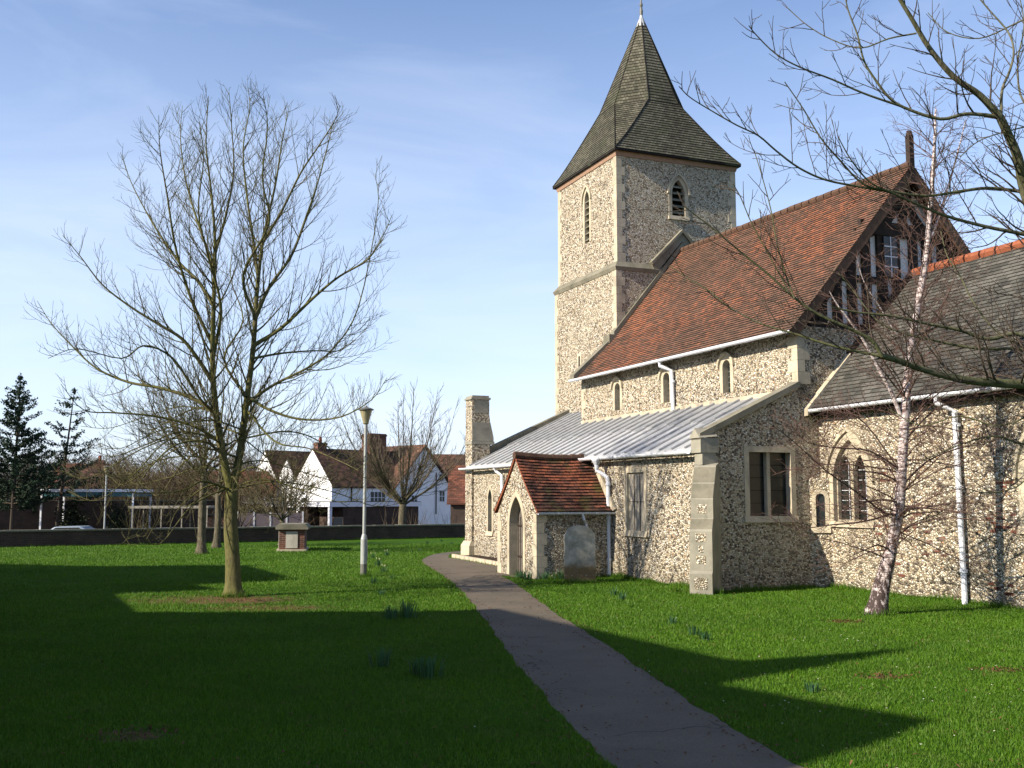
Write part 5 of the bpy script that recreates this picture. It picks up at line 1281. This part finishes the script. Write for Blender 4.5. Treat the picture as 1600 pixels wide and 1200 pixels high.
for i in range(230):
    u=rnd.uniform(105,470); Y=rnd.uniform(67,92); b=at(u,778,Y); h_=rnd.uniform(3.4,5.4)*(Y/80)
    if 330<u<520 and Y>80: continue
    p=Vector((b.x,Y,-1)); P=shoot(p,Vector((rnd.uniform(-.2,.2),0,1)),h_,5,.1,.08); mb.tube(P,[.08,.07,.055,.04,.025,.012],4,cap=False)
    for k in range(20):
        f=rnd.uniform(.1,1)*4.9; kk=min(int(f),4); q=P[kk].lerp(P[kk+1],f-kk); a=rnd.uniform(0,2*PI); l=rnd.uniform(.6,1.9); Q=shoot(q,Vector((math.cos(a),math.sin(a),.6)),l,3,.12,.12); mb.tube(Q,[.02,.016,.012,.008],3,cap=False)
        for z in range(4):
            f2=rnd.uniform(.2,1)*2.9; k2=min(int(f2),2); q2=Q[k2].lerp(Q[k2+1],f2-k2); a=rnd.uniform(0,2*PI); mb.tube([q2,q2+Vector((math.cos(a),math.sin(a),.9))*rnd.uniform(.3,.8)],[.011,.006],3,cap=False)
tag(mb.build('thicket',simple('brown thicket twigs',(.115,.085,.05),.9,.1,var=.5,sc=.6)),'tangled brown thicket of bare shrubs behind the canopies','thicket',kind='stuff')
# individual bare trees between the car park and the wood
cS=dict(cB,sides=[5,3,3,3],space=[.55,.5,.5],depth=2,rmin=[.016,.012,.01],tip=.008)
protos=[]
spots=[(150,70,5.2,'bare tree rising behind the teal canopy'),(215,66,5.6,'bare tree left of the mossy tree beyond the wall'),(262,64,5.0,'tangled bare tree above the low white canopy'),(395,72,6.6,'reddish bare tree beside the first white gable'),(235,80,6.4,'taller bare tree farther off above the low canopy'),(372,60,4.6,'low bare tree right of the mossy trunk beyond the wall')]
for i,(u,Y,h_,lab) in enumerate(spots):
    b=at(u,778,Y); b.z=-.8
    upright('bare_tree',lab,b,h_,1.5,.16,9,2.4,M['bark_brown'],M['twig_green'] if i%2 else M['twig'],60+i,'bare trees beyond the wall',cS)

# ------------------------------------------------------------ plants
rr=random.Random(15)
def clump(n,h_,flowers,sp=.12):
    t=thing('daffodil_clump','x','plant'); mb=MB()
    for i in range(n):
        a=rr.uniform(0,2*PI); r=rr.uniform(0,sp); p=Vector((math.cos(a)*r,math.sin(a)*r,0)); l=h_*rr.uniform(.6,1.1); d=Vector((math.cos(a)*.35*rr.random(),math.sin(a)*.35*rr.random(),1)); s=Vector((math.sin(a),-math.cos(a),0))*.009
        q=p+d*l*.6; e=p+d*l+Vector((math.cos(a),math.sin(a),-.3))*l*.12
        mb.poly([p-s,p+s,q+s*.9,q-s*.9]); mb.poly([q-s*.9,q+s*.9,e])
    mb.build('leaves',M['leafblade'],t)
    if flowers:
        mb=MB()
        for i in range(flowers):
            a=rr.uniform(0,2*PI); r=rr.uniform(0,sp); c=Vector((math.cos(a)*r,math.sin(a)*r,h_*rr.uniform(.9,1.1)))
            mb.tube([c+Vector((0,0,-.04)),c+Vector((0,0,.0)),c+Vector((.01,-.01,.02))],[.005,.012,.003],6)
        mb.build('buds',M['petal'],t)
    return t
pr=[clump(34,.22,3),clump(46,.28,0,.16),clump(22,.15,0,.1)]
sp_=[]
NEAR={'daffodil clump growing at the foot of the porch corner':cw(-4.85,-2.35),'thick daffodil clump against the shaded porch wall':cw(-4.42,-2.38),'daffodil clump in the middle of the porch wall bed':cw(-4.22,-2.0),'daffodil clump left of the gravestone':cw(-4.15,-1.6),'small green plant beside the church door':cw(-5.1,-2.28),'green plant at the end of the planting bed':cw(-7.35,-1.0)}
for (u,v,k,lab) in ((583,872,0,'daffodil clump with pale buds right of the lamp post'),(592,884,0,'second daffodil clump right of the lamp post base'),(604,868,0,'daffodil clump farthest from the lamp post towards the path'),(600,895,0,'daffodil clump in front of the lamp post patch'),(612,905,2,'small leafy daffodil tuft on the sunlit lawn left of the path'),(585,912,2,'small daffodil tuft just below the lamp post'),(596,930,2,'short daffodil tuft near the shadow edge'),
    (610,968,1,'dark daffodil clump at the shadow edge left of the path'),(636,966,1,'twin dark daffodil clump at the shadow edge nearer the path'),(595,1042,1,'daffodil clump in deep shade left of the path'),(655,1055,1,'wide daffodil clump in deep shade close to the path'),(672,1060,1,'daffodil clump overlapping the wide one in deep shade'),
    (655,862,2,'daffodil tuft beside the bend of the path'),(668,850,2,'daffodil tuft behind the bend of the path'),(690,846,2,'daffodil tuft near the wall left of the church corner'),(706,851,2,'daffodil tuft closest to the church corner'),
    (818,899,1,'daffodil clump growing at the foot of the porch corner'),(832,900,1,'thick daffodil clump against the shaded porch wall'),(848,902,1,'daffodil clump in the middle of the porch wall bed'),(862,902,1,'daffodil clump left of the gravestone'),
    (960,930,2,'budding daffodil clump right of the gravestone'),(972,937,2,'small daffodil tuft beside the budding clump'),(1050,975,2,'thin daffodil tuft on the right lawn near the shadow'),(1102,1000,2,'daffodil clump on the right lawn below the buttress'),(1085,992,2,'daffodil tuft left of the right lawn clump'),(1270,1082,2,'daffodil tuft between the two shadow points'),(800,885,2,'small green plant beside the church door'),(776,882,2,'green plant at the end of the planting bed')):
    g=NEAR[lab] if lab in NEAR else ground_at(u,v); sp_.append((g,k,lab))
used=set()
for g,k,lab in sp_:
    o=pr[k] if k not in used else copy_tree(pr[k]); used.add(k)
    o.location=(g.x,g.y,.07 if 'bed' in lab and 'end' in lab else 0); o.rotation_euler=(0,0,rr.uniform(0,6)); s=rr.uniform(.8,1.2); o.scale=(s,s,s); o['label']=lab; o['group']='daffodil clumps in the grass'
mb=MB() # litter of dry stems in the bed: dark rose stems
sb=thing('rose_bush','low bare brown shrub in the planting bed against the aisle wall','shrub',cw(-10.5,-.5,0)); rnd=random.Random(3)
for i in range(40):
    a=rnd.uniform(0,2*PI); Q=shoot(Vector((rnd.uniform(-.3,.3),rnd.uniform(-1.1,1.1),.05)),Vector((math.cos(a),math.sin(a),1.6)),rnd.uniform(.25,.5),4,.05,.15); mb.tube(Q,[.008,.006,.005,.004,.002],3)
mb.build('stems',M['twig_red'],sb)
sb=thing('bare_shrub','thin leafless shrub stems around the vase shaped tree by the wall','shrub',(ground_at(629,838).x,ground_at(629,838).y+.3,0)); mb=MB()
for i in range(60):
    a=rnd.uniform(0,2*PI); Q=shoot(Vector((rnd.uniform(-1.2,2.8),rnd.uniform(-.2,.4),0)),Vector((math.cos(a)*.5,math.sin(a)*.3,1.6)),rnd.uniform(.6,1.7),4,.05,.1); mb.tube(Q,[.012,.01,.008,.006,.003],3)
mb.build('stems',M['twig'],sb)
# fallen leaves on the bare patches
mb=MB(); rr=random.Random(44)
for (x,y,rx,ry) in PATCH:
    for i in range(int(60+60*rx)):
        a=rr.uniform(0,2*PI); r=rr.random()**.7*1.25; p=Vector((x+math.cos(a)*r*rx,y+math.sin(a)*r*ry,rr.uniform(.01,.035))); d=Vector((rr.gauss(0,1),rr.gauss(0,1),rr.gauss(0,.35))).normalized()*.022; e=d.cross(UP).normalized()*.014
        mb.poly([p-d,p+e+Vector((0,0,.006)),p+d,p-e+Vector((0,0,.006))])
for P_ in (PL,PR):
    for p in P_:
        if p.y>34: continue
        for i in range(3):
            q=Vector((p.x+rr.gauss(0,.16),p.y+rr.gauss(0,.16),rr.uniform(.01,.03))); d=Vector((rr.gauss(0,1),rr.gauss(0,1),rr.gauss(0,.3))).normalized()*rr.uniform(.012,.026); e=d.cross(UP).normalized()*.012
            mb.poly([q-d,q+e+Vector((0,0,.006)),q+d,q-e+Vector((0,0,.006))])
for i in range(900):
    y=7.5+30*rr.random()**1.5; q=Vector((rr.uniform(-.5,.5)*y,y,rr.uniform(.015,.045))); d=Vector((rr.gauss(0,1),rr.gauss(0,1),rr.gauss(0,.3))).normalized()*rr.uniform(.012,.03); e=d.cross(UP).normalized()*.012
    mb.poly([q-d,q+e+Vector((0,0,.006)),q+d,q-e+Vector((0,0,.006))])
tag(mb.build('leaf_litter',M['dead_leaf']),'scattered dead brown leaves on the worn earth patches','leaves',kind='stuff')

mb=MB(); rr=random.Random(91); dz=[ground_at(u,v) for u,v in ((1050,960),(980,945),(1150,1000),(1300,990),(1450,1060),(1500,1130),(620,880),(560,920),(1250,1100),(450,900))]
for i in range(330):
    c=rr.choice(dz); s_=1.6; p=Vector((c.x+rr.gauss(0,s_),c.y+rr.gauss(0,s_),rr.uniform(.025,.05)))
    if inpoly(np.array([p.x]),np.array([p.y]),PATHPOLY)[0]: continue
    r=rr.uniform(.006,.011); mb.poly([p+Vector((r*math.cos(a),r*math.sin(a),rr.uniform(-.003,.003))) for a in [k*PI/3 for k in range(6)]])
tag(mb.build('daisies',simple('daisy petal',(.8,.8,.62),.7)),'tiny pale daisies dotted through the sunlit grass','flowers',kind='stuff')
# ------------------------------------------------------------ houses to the left and behind, whose roofs throw the long shadows
sv=Vector((math.sin(SUN_AZ),math.cos(SUN_AZ),0)); cv=Vector((math.cos(SUN_AZ),-math.sin(SUN_AZ),0)); te=math.tan(SUN_EL)
def S2(al,ac): return sv*al+cv*ac
hz2=math.atan2(cv.y,cv.x)
def shade_house(name,label,ac0,ac1,al_r,tip_al,half,eaveh):
    """ridge runs across the sun between ac0..ac1; roof shadow falls at tip_al"""
    rzh=(al_r-tip_al)*te; o=S2(al_r+half,ac0) # local x along cv, local y = -sv direction
    o=S2(al_r-half,ac0); t=thing(name,label,'house',o,hz2)
    L_=ac1-ac0; W_=2*half
    # local +y is cv rotated +90deg = (-cv.y,cv.x) ; equals sv direction
    mb=MB(); mb.prism([(0,0,-.2),(0,W_,-.2),(0,W_,eaveh),(0,half,rzh-.1),(0,0,eaveh)],(L_,0,0)); mb.build('wall',M['brick'],t); rf=roof(t,0,L_,0,W_,eaveh,rzh,M['house_tile'],.2)
    for x in (1.5,L_-1.5):
        for z in (.9,3.2):
            if z+1.2<eaveh: wnd(t,x,0,z,1.1,1.1)
    return t,rf,rzh
t,rf,rh=shade_house('brick_cottage','brick cottage left of the camera whose roof shades the near lawn',10.9,17.3,6.5,-8.1,3.0,5.2)
mb=MB(); # lower gabled end and side lean
mb.prism([(6.4,0,-.2),(6.4,6,-.2),(6.4,6,3.2),(6.4,3,4.9),(6.4,0,3.2)],(7.0,0,0)); mb.build('side_wing',M['brick'],t)
mb=MB(); mb.prism([(6.39,3,rh-.1),(6.39,3,4.0),(8.9,3,4.0),(8.87,3,4.85),(7.93,3,5.92)],(0,.4,0)); mb.build('shadow_slope',M['brick'],t)  # unseen thin slab added so the roof shadow slopes down at this end
mb=MB(); mb.prism([(1.3,3,rh-.1),(1.3,3,-.2),(-5.0,3,-.2),(-4.58,3,6.63),(-4.24,3,7.29),(-3.85,3,7.88),(-2.81,3,7.71),(-1.49,3,7.55),(-1.0,3,8.64),(-.45,3,9.86),(-.36,3,9.0),(-.3,3,8.26),(.99,3,7.84)],(0,.3,0)); mb.build('shadow_profile',M['brick'],t)  # unseen slab, its top edge cut to the shadow outline on the near lawn
t2_,rf2,rh2=shade_house('brick_villa','brick villa left of the camera shading the far lawn',26.5,31.4,9.5,-6.6,3.0,6.0)
mb=MB(); mb.prism([(4.9,3,9.25),(4.9,3,0),(9.6,3,0),(9.16,3,5.36),(6.93,3,6.76),(5.1,3,9.33)],(0,.4,0)); mb.build('shadow_step',M['brick'],t2_)  # out-of-view slab shaped to throw the stepped end of the far shadow
mb=MB(); mb.prism([(.2,3,rh2-.2),(.2,3,0),(-2.9,3,0),(-2.84,3,7.78),(-1.38,3,7.62),(-.67,3,9.2),(-.04,3,8.5)],(0,.4,0)); mb.build('shadow_profile',M['brick'],t2_)  # out-of-view slab whose peak is cut for the pointed shadow tip
